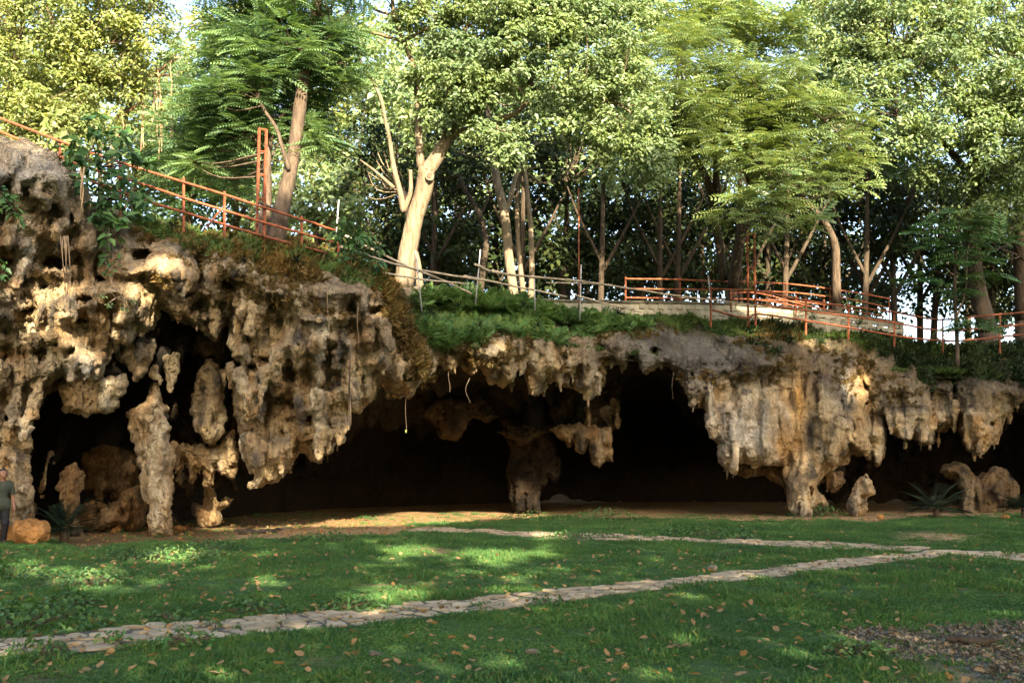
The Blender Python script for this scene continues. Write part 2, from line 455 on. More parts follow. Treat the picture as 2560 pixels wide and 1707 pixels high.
M['gravel'] = plain_mat('gravel stone', [(0.06, 0.047, 0.03), (0.13, 0.105, 0.07), (0.24, 0.195, 0.135)], 10, 0.95, 0.3)
M['dead'] = leaf_mat('dry leaf', [(0.1, 0.055, 0.022), (0.19, 0.11, 0.05), (0.27, 0.17, 0.085), (0.05, 0.03, 0.016)], 0.2, 0.15, 0.8)
M['twig'] = plain_mat('dead wood', [(0.02, 0.015, 0.01), (0.05, 0.038, 0.025)], 9)

# ------------------------------------------------------------------ the limestone cliff
RIM = [(-400, 340), (-260, 345), (0, 349), (65, 357), (141, 392), (190, 450), (235, 525), (359, 555), (490, 593), (653, 612), (762, 628), (838, 645),
       (925, 678), (980, 712), (1030, 752), (1070, 772), (1140, 768), (1300, 778), (1450, 792), (1560, 804), (1675, 798), (1798, 806), (1900, 815),
       (2049, 825), (2198, 850), (2283, 866), (2410, 874), (2560, 874), (2960, 872)]
LOWER = [(2960, 1100), (2700, 1000), (2552, 1009), (2513, 1044), (2498, 1070), (2490, 1105), (2471, 1109), (2448, 1134), (2421, 1124), (2406, 1086),
         (2395, 1032), (2385, 1045), (2372, 1067), (2341, 1086), (2330, 1105), (2307, 1101), (2272, 1093), (2257, 1097), (2238, 1078), (2230, 1086), (2215, 1044),
         (2211, 1067), (2215, 1097), (2207, 1143), (2196, 1162), (2184, 1132), (2173, 1147), (2165, 1128), (2127, 1128), (2108, 1166), (2077, 1174), (2058, 1178),
         (2047, 1227), (2066, 1266), (2050, 1266), (2043, 1262), (2020, 1292), (1990, 1290), (1978, 1269), (1962, 1204), (1966, 1165), (1905, 1157), (1886, 1166), (1866, 1156),
         (1844, 1153), (1836, 1178), (1817, 1168), (1805, 1151), (1802, 1109), (1786, 1093), (1771, 1067), (1768, 1025), (1737, 1003), (1717, 975), (1697, 944),
         (1670, 918), (1646, 912), (1618, 928), (1591, 908), (1571, 900), (1563, 928), (1539, 912), (1524, 908), (1512, 916), (1496, 975), (1472, 993),
         (1448, 971), (1437, 920), (1425, 963), (1373, 955), (1350, 983), (1326, 980), (1314, 908), (1294, 916), (1286, 955), (1263, 955), (1255, 971), (1247, 951),
         (1227, 951), (1215, 924), (1195, 904), (1180, 928), (1157, 902), (1144, 896), (1132, 936), (1100, 908), (1077, 908), (1073, 940), (1041, 959), (1021, 983),
         (978, 995), (966, 991), (958, 967), (930, 985), (899, 1011), (895, 1027), (868, 1018), (864, 1050), (858, 1112), (840, 1105), (814, 1127), (795, 1145), (777, 1145), (766, 1127),
         (740, 1123), (721, 1153), (703, 1179), (684, 1197), (658, 1205), (640, 1208), (644, 1182), (625, 1164), (607, 1131), (599, 1109), (603, 1085), (640, 1082),
         (648, 1060), (665, 1030), (655, 997), (640, 1027), (634, 1053), (621, 1042), (599, 1012), (577, 953), (596, 945), (632, 962), (640, 930), (632, 895), (614, 903), (592, 894), (577, 857),
         (581, 790), (590, 765), (585, 752), (573, 790), (553, 837), (541, 849), (510, 833), (459, 792), (419, 790), (403, 780), (380, 806), (352, 845),
         (300, 862), (273, 883), (255, 912), (255, 927), (251, 938), (201, 950), (170, 944), (159, 920), (131, 946), (118, 975), (81, 1027), (78, 1071), (68, 1142), (70, 1175), (68, 1193),
         (79, 1260), (72, 1300), (66, 1352), (-400, 1360)]
POLY_A = RIM + LOWER
STEP, WSTEP = 3.9, 0.068
U0, U1, V0, V1, W0, W1 = -300, 2860, 320, 1366, -2.3, 3.2
gu, gv, gw = np.arange(U0, U1, STEP), np.arange(V0, V1, STEP), np.arange(W0, W1, WSTEP)
UU, VV = np.meshgrid(gu, gv, indexing='ij')
MPP = (DEP(UU) / F_PX)                                    # metres per pixel at the cliff
r2 = np.random.default_rng(11)
sh2 = UU.shape
du_m = 85.0                                               # pixels per metre, roughly
jit = 7 * lat(sh2, (UU.shape[0] / 9, UU.shape[1] / 9), r2) + 4 * lat(sh2, (UU.shape[0] / 4, UU.shape[1] / 4), r2)
S = (poly_sd(POLY_A, UU, VV) + jit) * MPP
rim_v = np.interp(UU, [p[0] for p in RIM], [p[1] for p in RIM])
below = VV - rim_v                                        # pixels under the rim
def sstep(a, b, x):
    t = np.clip((x - a) / (b - a), 0, 1); return t * t * (3 - 2 * t)
def gau(u, v, ru, rv, h):
    return h * np.exp(-((UU - u) / ru) ** 2 - ((VV - v) / rv) ** 2)
wf = 1.0 * np.exp(-np.maximum(S, 0) / 0.30)               # rounds off towards every edge
wf += 1.1 * sstep(110, 0, below) * sstep(200, 330, UU)    # the rim leans back
wf += 1.0 * sstep(95, 0, below) * sstep(1000, 1080, UU) * sstep(1700, 1450, UU)
wf += -0.9 * sstep(1010, 950, UU) * sstep(980, 820, VV)   # left mass stands out
wf += 0.5 * sstep(560, 700, VV) * sstep(700, 500, UU) * sstep(960, 860, VV)
for g in ((70, 440, 120, 95, -0.9), (1865, 1090, 95, 75, -0.7), (1870, 960, 130, 40, 0.5), (2060, 990, 60, 90, -0.2), (610, 860, 30, 60, -0.5), (620, 1000, 30, 45, -0.4),
          (420, 735, 80, 60, -0.4), (180, 770, 100, 40, -0.35), (215, 900, 55, 45, -0.6), (160, 835, 30, 28, -0.4), (750, 860, 50, 60, -0.45), (700, 990, 60, 30, 0.45),
          (815, 1070, 50, 50, -0.5), (900, 930, 70, 60, -0.35), (690, 1080, 40, 60, 0.2), (760, 640, 60, 45, -0.3), (560, 660, 50, 50, -0.4), (880, 720, 60, 50, -0.45),
          (1000, 960, 40, 30, -0.4), (1230, 880, 70, 30, -0.35), (1440, 860, 60, 50, 0.4), (1560, 860, 60, 40, -0.3), (2450, 1070, 45, 60, -0.4), (2300, 960, 80, 60, 0.6),
          (500, 690, 16, 50, 0.8), (30, 1100, 40, 90, -0.3), (60, 1230, 30, 60, -0.25), (2010, 1220, 35, 60, -0.3), (100, 620, 50, 40, 0.35), (260, 640, 60, 40, 0.5)):
    wf += gau(*g)
amp = 0.55 + 0.45 * sstep(1750, 1000, UU)
big = lat(sh2, (sh2[0] / 24, sh2[1] / 20), r2); med = lat(sh2, (sh2[0] / 14, sh2[1] / 15), r2); sml = lat(sh2, (sh2[0] / 6, sh2[1] / 9), r2)
rib = lat(sh2, (sh2[0] / 5, sh2[1] / 26), r2); rib2 = lat(sh2, (sh2[0] / 2.6, sh2[1] / 18), r2)
low = sstep(60, 200, below)
flute = 1 - 2 * np.abs(lat(sh2, (sh2[0] / 6, sh2[1] / 34), r2)); flute2 = 1 - 2 * np.abs(lat(sh2, (sh2[0] / 3, sh2[1] / 20), r2))
wf += amp * (0.65 * big + 0.8 * np.abs(med) + 0.22 * sml - 0.25) + low * (0.30 * rib + 0.10 * rib2 + 0.13 * flute + 0.06 * flute2)
# cliff-wide ledges and undercuts: bands that follow the bedding on the left
wf += 0.35 * np.maximum(lat(sh2, (sh2[0] / 40, sh2[1] / 7), r2) - 0.25, 0) * sstep(900, 500, UU) * low
f = np.maximum((wf[:, :, None] - gw[None, None, :]).astype(np.float32), (-S).astype(np.float32)[:, :, None])
f += 0.09 * lat(f.shape, (f.shape[0] / 8, f.shape[1] / 13, f.shape[2] / 7), r2)
f += 0.04 * lat(f.shape, (f.shape[0] / 3.5, f.shape[1] / 6, f.shape[2] / 3.5), r2)
def local(u0, v0, u1, v1, pad):
    a = max(int((min(u0, u1) - pad - U0) / STEP), 0); b = min(int((max(u0, u1) + pad - U0) / STEP) + 2, len(gu))
    c = max(int((min(v0, v1) - pad - V0) / STEP), 0); d = min(int((max(v0, v1) + pad - V0) / STEP) + 2, len(gv))
    return slice(a, b), slice(c, d)
def surf_w(u, v):
    i = int(np.clip((u - U0) / STEP, 0, len(gu) - 1)); j = int(np.clip((v - V0) / STEP, 0, len(gv) - 1))
    return float(wf[i, j])
def capsule(u0, v0, u1, v1, r0, r1, w0=None, w1=None, k=0.10, dig=False):
    """tapered rib or drip in pixels (radii too); w = distance behind the cliff line"""
    m = float(DEP((u0 + u1) / 2)) / F_PX
    if w0 is None: w0 = surf_w(u0, v0) + r0 * m * 0.2
    if w1 is None: w1 = w0
    a, c = local(u0, v0, u1, v1, max(r0, r1) * 1.6 + 14)
    if a.stop <= a.start or c.stop <= c.start: return
    X = (gu[a] - u0)[:, None, None] * m; Y = (gv[c] - v0)[None, :, None] * m; Z = (gw - w0)[None, None, :]
    e = np.array([(u1 - u0) * m, (v1 - v0) * m, w1 - w0]); L = e @ e + 1e-9
    t = np.clip((X * e[0] + Y * e[1] + Z * e[2]) / L, 0, 1)
    d = np.sqrt((X - t * e[0]) ** 2 + (Y - t * e[1]) ** 2 + (Z - t * e[2]) ** 2) - (r0 + (r1 - r0) * t) * m
    d = d + 0.02 * np.sin(t * 23 + u0) * (1 - t)
    s = f[a, c]
    if dig:
        h = np.clip(0.5 - 0.5 * (s + d) / k, 0, 1); f[a, c] = s * (1 - h) - d * h + k * h * (1 - h)
    else:
        h = np.clip(0.5 + 0.5 * (s - d) / k, 0, 1); f[a, c] = s * (1 - h) + d * h - k * h * (1 - h)
r6 = random.Random(9)
def hole(u, v, ru, rv, depth=0.9):
    """a ragged cavity: several digging balls along a wandering line"""
    m = float(DEP(u)) / F_PX; w = surf_w(u, v); n = 2 + int(max(ru, rv) / 7)
    for k in range(n):
        a = (k + 0.5) / n * 2 - 1; s = math.sqrt(max(1 - a * a, 0.15))
        if ru >= rv: x, y, r = a * ru * .8, r6.uniform(-.35, .35) * rv, rv * s * r6.uniform(.7, 1.15)
        else: x, y, r = r6.uniform(-.35, .35) * ru, a * rv * .8, ru * s * r6.uniform(.7, 1.15)
        capsule(u + x, v + y, u + x + r6.uniform(-4, 4), v + y - r * .5, r, r * .7, w - .15, w + depth * r6.uniform(.5, 1), 0.10, True)
# ribs, flowstone and drips read off the photograph
for c in ((91, 569, 40, 711, 10, 16), (165, 600, 168, 770, 6, 9), (958, 813, 974, 860, 15, 15), (974, 860, 956, 936, 15, 5), (870, 880, 885, 1000, 12, 8), (850, 860, 842, 915, 18, 12),
          (666, 790, 655, 900, 11, 8), (650, 905, 636, 978, 8, 4), (640, 765, 625, 830, 22, 14), (600, 800, 590, 880, 18, 10), (600, 930, 634, 1040, 16, 8), (665, 945, 640, 1040, 14, 6),
          (541, 780, 541, 846, 18, 6), (2188, 918, 2150, 985, 17, 22), (2150, 985, 2108, 1060, 22, 22), (2108, 1060, 2085, 1130, 24, 14), (2140, 1090, 2165, 1120, 22, 16),
          (2180, 1060, 2196, 1150, 16, 6), (2215, 1000, 2230, 1082, 10, 6), (2245, 1020, 2257, 1092, 16, 8), (2280, 1010, 2275, 1090, 16, 9), (2310, 1030, 2308, 1098, 14, 8),
          (2335, 1030, 2330, 1100, 12, 6), (2420, 1040, 2424, 1118, 14, 8), (2448, 1040, 2447, 1128, 14, 7), (2475, 1040, 2470, 1104, 13, 7), (1842, 1080, 1838, 1170, 12, 9), (1800, 1050, 1812, 1155, 10, 6),
          (2010, 1180, 2016, 1285, 16, 14), (2040, 1170, 2030, 1260, 10, 7), (1985, 1170, 1988, 1270, 10, 9), (50, 930, 30, 1060, 12, 18), (110, 930, 60, 1090, 12, 16), (60, 1100, 62, 1270, 18, 16), (25, 880, 15, 960, 14, 10),
          (180, 900, 178, 945, 14, 8), (215, 900, 214, 945, 16, 9), (240, 890, 240, 935, 12, 8), (800, 1060, 795, 1140, 18, 9), (840, 1050, 845, 1102, 16, 8), (690, 1060, 660, 1180, 16, 10),
          (630, 1100, 640, 1150, 20, 14), (720, 1040, 725, 1140, 18, 8), (2030, 930, 2024, 1060, 10, 14), (1990, 930, 1996, 1090, 9, 14), (1930, 1050, 1920, 1150, 14, 10), (2070, 960, 2066, 1040, 26, 22)):
    capsule(*c)
# dark cavities
for h in ((138, 664, 46, 22, 1.5), (208, 752, 30, 12), (71, 776, 24, 9), (58, 747, 18, 6), (197, 802, 38, 7), (297, 824, 25, 13), (107, 717, 12, 6), (136, 863, 13, 6), (497, 655, 12, 48, 1.0),
          (356, 640, 24, 16), (178, 552, 10, 18), (938, 781, 34, 17), (990, 800, 34, 14), (1021, 943, 15, 7), (812, 971, 16, 16), (714, 942, 26, 20), (773, 1049, 9, 17), (2161, 985, 7, 48, 1.0),
          (2098, 1068, 5, 40), (625, 830, 14, 34), (634, 918, 14, 10), (1010, 870, 10, 7), (30, 650, 14, 8), (60, 850, 10, 6), (10, 900, 8, 10), (1120, 880, 20, 10), (250, 700, 16, 10), (440, 790, 24, 8), (1640, 880, 16, 10), (1500, 870, 14, 10), (2480, 1060, 5, 5), (2025, 1225, 6, 18), (20, 1050, 8, 10), (35, 960, 6, 10)):
    hole(*h)
for h in ((60, 803, 70, 3, .5), (150, 780, 60, 3, .5), (330, 700, 60, 4, .5), (120, 862, 50, 3, .5), (440, 705, 60, 4, .5), (700, 800, 50, 4, .5), (850, 940, 50, 4, .5), (600, 640, 60, 4, .5), (40, 720, 40, 3, .5), (780, 840, 40, 3, .5), (300, 890, 30, 6, .7), (660, 900, 30, 8, .8), (730, 1010, 40, 14, 1.0), (690, 1000, 20, 14, 1.0), (560, 720, 20, 22, 1.0), (480, 740, 40, 10, .8),
          (1905, 1010, 4, 80, .6), (2045, 970, 5, 70, .6), (2110, 1040, 5, 60, .7), (2250, 1000, 5, 50, .6), (2330, 1000, 5, 50, .5), (2385, 990, 8, 80, 1.0), (1820, 1060, 4, 60, .5), (2180, 1060, 4, 50, .6), (1290, 890, 8, 26, .5), (1180, 880, 8, 22, .5), (1410, 900, 10, 24, .6), (1090, 880, 10, 16, .5), (905, 960, 6, 30, .5), (590, 905, 22, 8, .9)):
    hole(*h)
r3 = random.Random(5)
for _ in range(22):                                      # smaller pits, thickest on the left
    u = r3.choice((r3.uniform(-200, 1000), r3.uniform(-200, 2600))); j = r3.uniform(60, 520); v = float(np.interp(u, [p[0] for p in RIM], [p[1] for p in RIM])) + j
    if v < 1300: hole(u, v, r3.uniform(3.5, 9), r3.uniform(2.5, 5), r3.uniform(0.25, 0.5))
lowp = [p for p in LOWER if 60 < p[0] < 2700 and p[1] < 1200]
for _ in range(150):                                      # a fringe of drips along the lower edge
    k = r3.randrange(len(lowp) - 1); t = r3.random(); a, b = lowp[k], lowp[k + 1]
    if abs(a[0] - b[0]) < 12: continue
    u, v = a[0] + (b[0] - a[0]) * t, a[1] + (b[1] - a[1]) * t
    L = r3.choice((12, 18, 26, 40)); r = r3.uniform(5, 10)
    w = r3.uniform(0.25, 2.2)
    capsule(u, v - 34, u + r3.uniform(-4, 4), v + L * r3.uniform(.4, 1), r * 1.3, 2.2, w, w, 0.12)
V, Q = surface_nets(f)
cu, cv_, cw = U0 + V[:, 0] * STEP, V0 + V[:, 1] * STEP, W0 + V[:, 2] * WSTEP
AV = PT(cu, cv_, DEP(cu) + cw)
AN = vnormals(AV, Q)
print('cliff', len(AV), 'front ny mean', AN[(cw < 1)][:, 1].mean())
if AN[cw < 0.8][:, 1].mean() > 0: Q = Q[:, ::-1]; AN = -AN
def rough(V, N, a=1.0, seed=0, pits=1.0):
    n = 0.035 * vnoise(V * 4.2, seed) + 0.028 * vnoise(V * 8.5, seed + 1) + 0.022 * vnoise(V * 17, seed + 2)
    n += 0.03 * vnoise(V * np.array([9, 9, 1.6]), seed + 3)
    n += 0.05 * (2 * np.abs(vnoise(V * np.array([3.4, 3.4, 1.1]), seed + 6)) - .5) + 0.028 * (2 * np.abs(vnoise(V * np.array([7.5, 7.5, 2.6]), seed + 7)) - .5) - 0.025 * (2 * np.abs(vnoise(V * np.array([13, 13, 4]), seed + 8)) - .5)
    n += 0.014 * vnoise(V * 30, seed + 9)
    p = np.maximum(vnoise(V * 6.0, seed + 4) - 0.30, 0) * np.maximum(vnoise(V * 1.1, seed + 5) + 0.35, 0)
    return V + N * (a * n - pits * 0.45 * p)[:, None], n, p
AV, An, Ap = rough(AV, AN)
AN = vnormals(AV, Q)
def lerp3(a, b, t): return a + (np.asarray(b) - a) * np.clip(t, 0, 1)[:, None]
def gp(u, v, cu_, cv2, ru, rv): return np.exp(-((cu_ - u) / ru) ** 2 - ((cv2 - v) / rv) ** 2)
def tint(V, cu_, cv2, bel, N):
    """mineral colours of the rock: tan, grey crust under the rim, orange streaks, pale fresh flowstone; right end has shade painted in"""
    n1 = vnoise(V * 0.8, 40); n2 = vnoise(V * 2.1, 41); n3 = vnoise(V * np.array([3.2, 3.2, .45]), 42)
    C = np.tile(np.array([0.49, 0.345, 0.185]), (len(V), 1))
    C = lerp3(C, (0.58, 0.43, 0.235), 0.5 + n1)
    C = lerp3(C, (0.63, 0.525, 0.36), np.maximum(n3 + .05, 0) * 1.5)
    C = lerp3(C, (0.34, 0.19, 0.075), np.maximum(n2 - 0.15, 0) * 1.2)
    C = lerp3(C, (0.15, 0.125, 0.095), np.maximum(-n2 - 0.12 - .25 * n3, 0) * 1.5)
    grey = sstep(210, 40, bel + 60 * n1 + 30 * n2)
    C = lerp3(C, (0.215, 0.17, 0.115), grey * 0.75 * (1 - 0.5 * sstep(900, 500, cu_)))
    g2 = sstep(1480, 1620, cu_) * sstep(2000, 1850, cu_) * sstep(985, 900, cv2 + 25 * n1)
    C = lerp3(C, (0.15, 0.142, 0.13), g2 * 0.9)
    C = lerp3(C, (0.20, 0.19, 0.175), gp(2110, 960, cu_, cv2, 25, 70) * 0.9)
    C = lerp3(C, (0.66, 0.585, 0.46), gp(1868, 1095, cu_, cv2, 75, 75))
    C = lerp3(C, (0.56, 0.31, 0.085), 0.9 * gp(2000, 1000, cu_, cv2, 22, 120) * (0.7 + 0.6 * n3))
    C = lerp3(C, (0.55, 0.31, 0.10), 0.8 * gp(1960, 1110, cu_, cv2, 30, 50) + 0.7 * gp(2160, 960, cu_, cv2, 20, 60) + 0.6 * gp(2430, 1080, cu_, cv2, 40, 50))
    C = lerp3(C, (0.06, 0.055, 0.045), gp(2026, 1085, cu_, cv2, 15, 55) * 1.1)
    C = lerp3(C, (0.60, 0.56, 0.48), gp(60, 640, cu_, cv2, 26, 60) * .8 + gp(200, 920, cu_, cv2, 60, 30) * .7)
    C = lerp3(C, (0.40, 0.355, 0.28), gp(60, 440, cu_, cv2, 130, 70))
    C = lerp3(C, (0.075, 0.06, 0.042), np.maximum(sstep(2140, 2330, cu_) * sstep(1050, 940, cv2 + 30 * n1), .8 * gp(1960, 880, cu_, cv2, 90, 60)) * 0.9)  # right end darkened, its shade put into the rock colour
    return np.clip(C, 0.02, 0.8)
rv_ = np.interp(cu, [p[0] for p in RIM], [p[1] for p in RIM])
bel = cv_ - rv_
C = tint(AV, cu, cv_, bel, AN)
mossy = 0.9 * np.clip(AN[:, 2] * 1.5, 0, 1) * sstep(60, 5, bel) * (vnoise(AV * 1.7, 62) * .5 + .6) + 0.8 * sstep(38, 2, bel + 25 * vnoise(AV * 2.5, 60))
mossy *= (cu > 230)
C = lerp3(C, (0.075, 0.068, 0.022), np.clip(mossy + 0.5 * vnoise(AV * 3, 61) * mossy, 0, 0.9))
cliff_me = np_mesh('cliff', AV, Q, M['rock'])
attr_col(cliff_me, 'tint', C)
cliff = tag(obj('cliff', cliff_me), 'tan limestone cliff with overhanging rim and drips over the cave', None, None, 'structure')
CL = dict(V=AV, N=AN, u=cu, v=cv_, w=cw, bel=bel)
del f

# ------------------------------------------------------------------ rocks hanging or standing deeper in the cave: parts of the cliff
def rock_piece(name, poly, Y, half, round_m=0.3, step=4.0, tintc=None, seed=1, drips=0, fade=0.0, mat='rock', parent=None):
    P = np.asarray(poly, float)
    a, b = P.min(0) - 18, P.max(0) + 34
    g1, g2 = np.arange(a[0], b[0], step), np.arange(a[1], b[1], step)
    m = Y / F_PX
    ws = max(0.06, step * m)
    g3 = np.arange(-half * 1.25, half * 1.25 + ws, ws)
    A, B = np.meshgrid(g1, g2, indexing='ij')
    r = np.random.default_rng(seed)
    s = (poly_sd(P, A, B) + 3.5 * lat(A.shape, (A.shape[0] / 5 + 1, A.shape[1] / 5 + 1), r)) * m
    x = np.clip(s / round_m, 0, 1)
    hh = half * np.sqrt(1 - (1 - x) ** 2 + 1e-6)
    hh = hh * (1 + 0.5 * lat(A.shape, (A.shape[0] / 7 + 1, A.shape[1] / 12 + 1), r)) + (0.22 * lat(A.shape, (A.shape[0] / 4 + 1, A.shape[1] / 18 + 1), r) + 0.08 * (1 - 2 * np.abs(lat(A.shape, (A.shape[0] / 4 + 1, A.shape[1] / 22 + 1), r)))) * x
    hh = np.clip(hh, half * 0.12, half * 1.15)
    ff = np.maximum(np.abs(g3)[None, None, :] - hh[:, :, None], -s[:, :, None] - 0.001)
    ff = ff + 0.07 * lat(ff.shape, [n / 5 + 1 for n in ff.shape], r)
    ff[0] = ff[-1] = 1; ff[:, 0] = ff[:, -1] = 1; ff[:, :, 0] = ff[:, :, -1] = 1
    V, Q = surface_nets(ff)
    if len(Q) == 0: return None
    pu, pv = a[0] + V[:, 0] * step, a[1] + V[:, 1] * step
    W = PT(pu, pv, Y + (-half * 1.25 + V[:, 2] * ws))
    n = vnormals(W, Q)
    if (n * (W - W.mean(0))).sum() < 0: Q = Q[:, ::-1]; n = -n
    W, _, _ = rough(W, n, 0.9, seed)
    me = np_mesh(name, W - (np.array(parent.location) if parent is not None else 0), Q, M[mat])
    if mat == 'rock':
        C = tint(W, pu, pv, np.full(len(W), 400.0), n)
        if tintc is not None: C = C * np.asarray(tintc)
        attr_col(me, 'tint', C)
    return obj(name, me, parent)
PIECES = [  # last value multiplies the rock colour; low ones paint in cave shade
 ('hanging_rock', [(150, 945), (310, 940), (315, 958), (303, 986), (288, 1023), (266, 1035), (237, 1031), (215, 1042), (189, 1035), (163, 1035), (152, 1000)], 1.1, 0.5, None),
 ('hanging_rock', [(296, 890), (320, 858), (352, 842), (378, 850), (388, 880), (372, 922), (355, 953), (338, 950), (326, 925), (305, 905)], 1.0, 0.4, None),
 ('stalactite', [(409, 888), (450, 886), (447, 915), (436, 950), (425, 977), (416, 945)], 1.3, 0.2, (1.15, 1.12, 1.05)),
 ('stalactite', [(376, 918), (390, 915), (402, 945), (409, 966), (400, 966), (386, 940)], 1.2, 0.12, None),
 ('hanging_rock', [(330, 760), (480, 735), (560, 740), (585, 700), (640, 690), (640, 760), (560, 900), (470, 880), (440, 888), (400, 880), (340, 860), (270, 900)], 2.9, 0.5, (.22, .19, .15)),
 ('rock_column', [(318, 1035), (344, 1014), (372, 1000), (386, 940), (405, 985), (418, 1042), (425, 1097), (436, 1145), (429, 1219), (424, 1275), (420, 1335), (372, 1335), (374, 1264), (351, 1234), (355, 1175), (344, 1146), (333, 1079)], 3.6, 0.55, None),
 ('hanging_rock', [(490, 930), (520, 900), (560, 930), (557, 1005), (568, 1049), (555, 1086), (529, 1118), (508, 1101), (485, 1068), (477, 1020)], 2.4, 0.5, None),
 ('rock_curtain', [(428, 1100), (470, 1110), (510, 1118), (545, 1112), (562, 1070), (585, 1080), (594, 1150), (584, 1195), (570, 1192), (560, 1180), (552, 1188), (540, 1160), (536, 1195), (524, 1216), (512, 1208), (506, 1170), (500, 1190), (490, 1175), (480, 1210), (470, 1195), (466, 1150), (455, 1150), (446, 1192), (438, 1180)], 3.0, 0.45, None),
 ('rock_stump', [(477, 1264), (507, 1258), (514, 1205), (524, 1215), (545, 1250), (566, 1243), (584, 1247), (578, 1266), (549, 1275), (549, 1303), (525, 1316), (499, 1316), (485, 1285)], 5.4, 0.5, (.85, .8, .75)),
 ('rock_column', [(150, 1195), (168, 1168), (190, 1160), (207, 1190), (203, 1240), (196, 1300), (200, 1338), (168, 1338), (163, 1280), (147, 1230)], 3.2, 0.45, (.7, .64, .55)),
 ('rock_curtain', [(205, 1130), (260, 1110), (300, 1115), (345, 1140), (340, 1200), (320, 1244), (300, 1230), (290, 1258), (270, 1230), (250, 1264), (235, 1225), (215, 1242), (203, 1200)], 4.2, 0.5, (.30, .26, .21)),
 ('rock_mound', [(190, 1272), (230, 1255), (270, 1264), (310, 1235), (345, 1212), (374, 1250), (362, 1300), (335, 1326), (180, 1326)], 4.9, 0.8, (.44, .38, .31)),
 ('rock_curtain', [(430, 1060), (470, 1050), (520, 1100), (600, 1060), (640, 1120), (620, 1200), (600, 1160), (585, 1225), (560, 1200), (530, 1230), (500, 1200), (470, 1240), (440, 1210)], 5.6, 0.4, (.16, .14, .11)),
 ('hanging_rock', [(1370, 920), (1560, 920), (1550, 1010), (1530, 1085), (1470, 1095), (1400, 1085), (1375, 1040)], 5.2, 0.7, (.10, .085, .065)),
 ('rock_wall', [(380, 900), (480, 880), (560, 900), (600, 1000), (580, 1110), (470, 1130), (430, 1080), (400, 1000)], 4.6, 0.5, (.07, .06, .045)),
 ('rock_mound', [(150, 1127), (165, 1112), (180, 1095), (196, 1105), (185, 1130), (200, 1165), (150, 1190), (140, 1150)], 4.3, 0.3, (1, .95, .85)),
 ('stalactite', [(118, 1130), (128, 1128), (122, 1168), (112, 1195), (105, 1240), (98, 1230), (108, 1180)], 3.6, 0.15, None),
 ('stalactite', [(133, 1125), (140, 1128), (138, 1148), (135, 1156)], 3.4, 0.1, None),
 ('hanging_rock', [(575, 940), (640, 1000), (700, 980), (790, 990), (860, 1010), (858, 1060), (760, 1110), (700, 1160), (640, 1180), (600, 1090)], 1.9, 0.6, (.9, .85, .8)),
 ('rock_curtain', [(1380, 1070), (1420, 1058), (1462, 1062), (1466, 1020), (1474, 1028), (1478, 1066), (1528, 1070), (1530, 1153), (1516, 1150), (1500, 1168), (1480, 1150), (1472, 1108), (1458, 1136), (1443, 1122), (1436, 1090), (1424, 1116), (1412, 1100), (1395, 1088)], 4.2, 0.55, (.62, .57, .5)),
 ('stalactite', [(1530, 1000), (1552, 1000), (1550, 1040), (1552, 1070), (1540, 1075), (1530, 1070), (1534, 1040)], 3.8, 0.25, (.32, .28, .23)),
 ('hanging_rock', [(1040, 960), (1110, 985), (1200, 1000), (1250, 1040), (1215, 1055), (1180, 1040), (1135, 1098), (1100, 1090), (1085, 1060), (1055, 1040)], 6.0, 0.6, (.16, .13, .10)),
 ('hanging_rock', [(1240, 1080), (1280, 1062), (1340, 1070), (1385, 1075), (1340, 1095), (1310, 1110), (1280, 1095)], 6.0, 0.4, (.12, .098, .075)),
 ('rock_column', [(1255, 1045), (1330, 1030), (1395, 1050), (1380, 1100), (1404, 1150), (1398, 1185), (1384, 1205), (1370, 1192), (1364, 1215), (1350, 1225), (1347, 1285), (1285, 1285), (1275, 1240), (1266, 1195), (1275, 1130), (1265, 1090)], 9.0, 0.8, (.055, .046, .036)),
 ('rock_stump', [(2154, 1193), (2166, 1185), (2180, 1205), (2184, 1231), (2169, 1247), (2170, 1270), (2150, 1296), (2128, 1292), (2119, 1273), (2119, 1243), (2134, 1222)], 0.4, 0.5, (.95, .95, .95)),
 ('rock_mound', [(2405, 1224), (2387, 1197), (2341, 1180), (2365, 1162), (2400, 1155), (2445, 1193), (2494, 1160), (2525, 1190), (2546, 1215), (2544, 1250), (2502, 1268), (2490, 1290), (2440, 1296), (2400, 1292)], 1.6, 0.8, (.33, .3, .26)),
 ('hanging_rock', [(2062, 1178), (2110, 1180), (2106, 1215), (2090, 1224), (2072, 1218), (2066, 1228)], 1.6, 0.35, (.7, .65, .6)),
 ('rock_mound', [(-120, 1120), (10, 1110), (40, 1200), (40, 1290), (20, 1350), (-160, 1360)], 1.0, 0.7, (.8, .75, .7)),
 ('hanging_rock', [(1800, 1150), (1850, 1150), (1900, 1160), (1965, 1155), (1970, 1230), (1940, 1200), (1890, 1185), (1870, 1195), (1840, 1185)], 2.2, 0.5, (.45, .38, .3)),
]
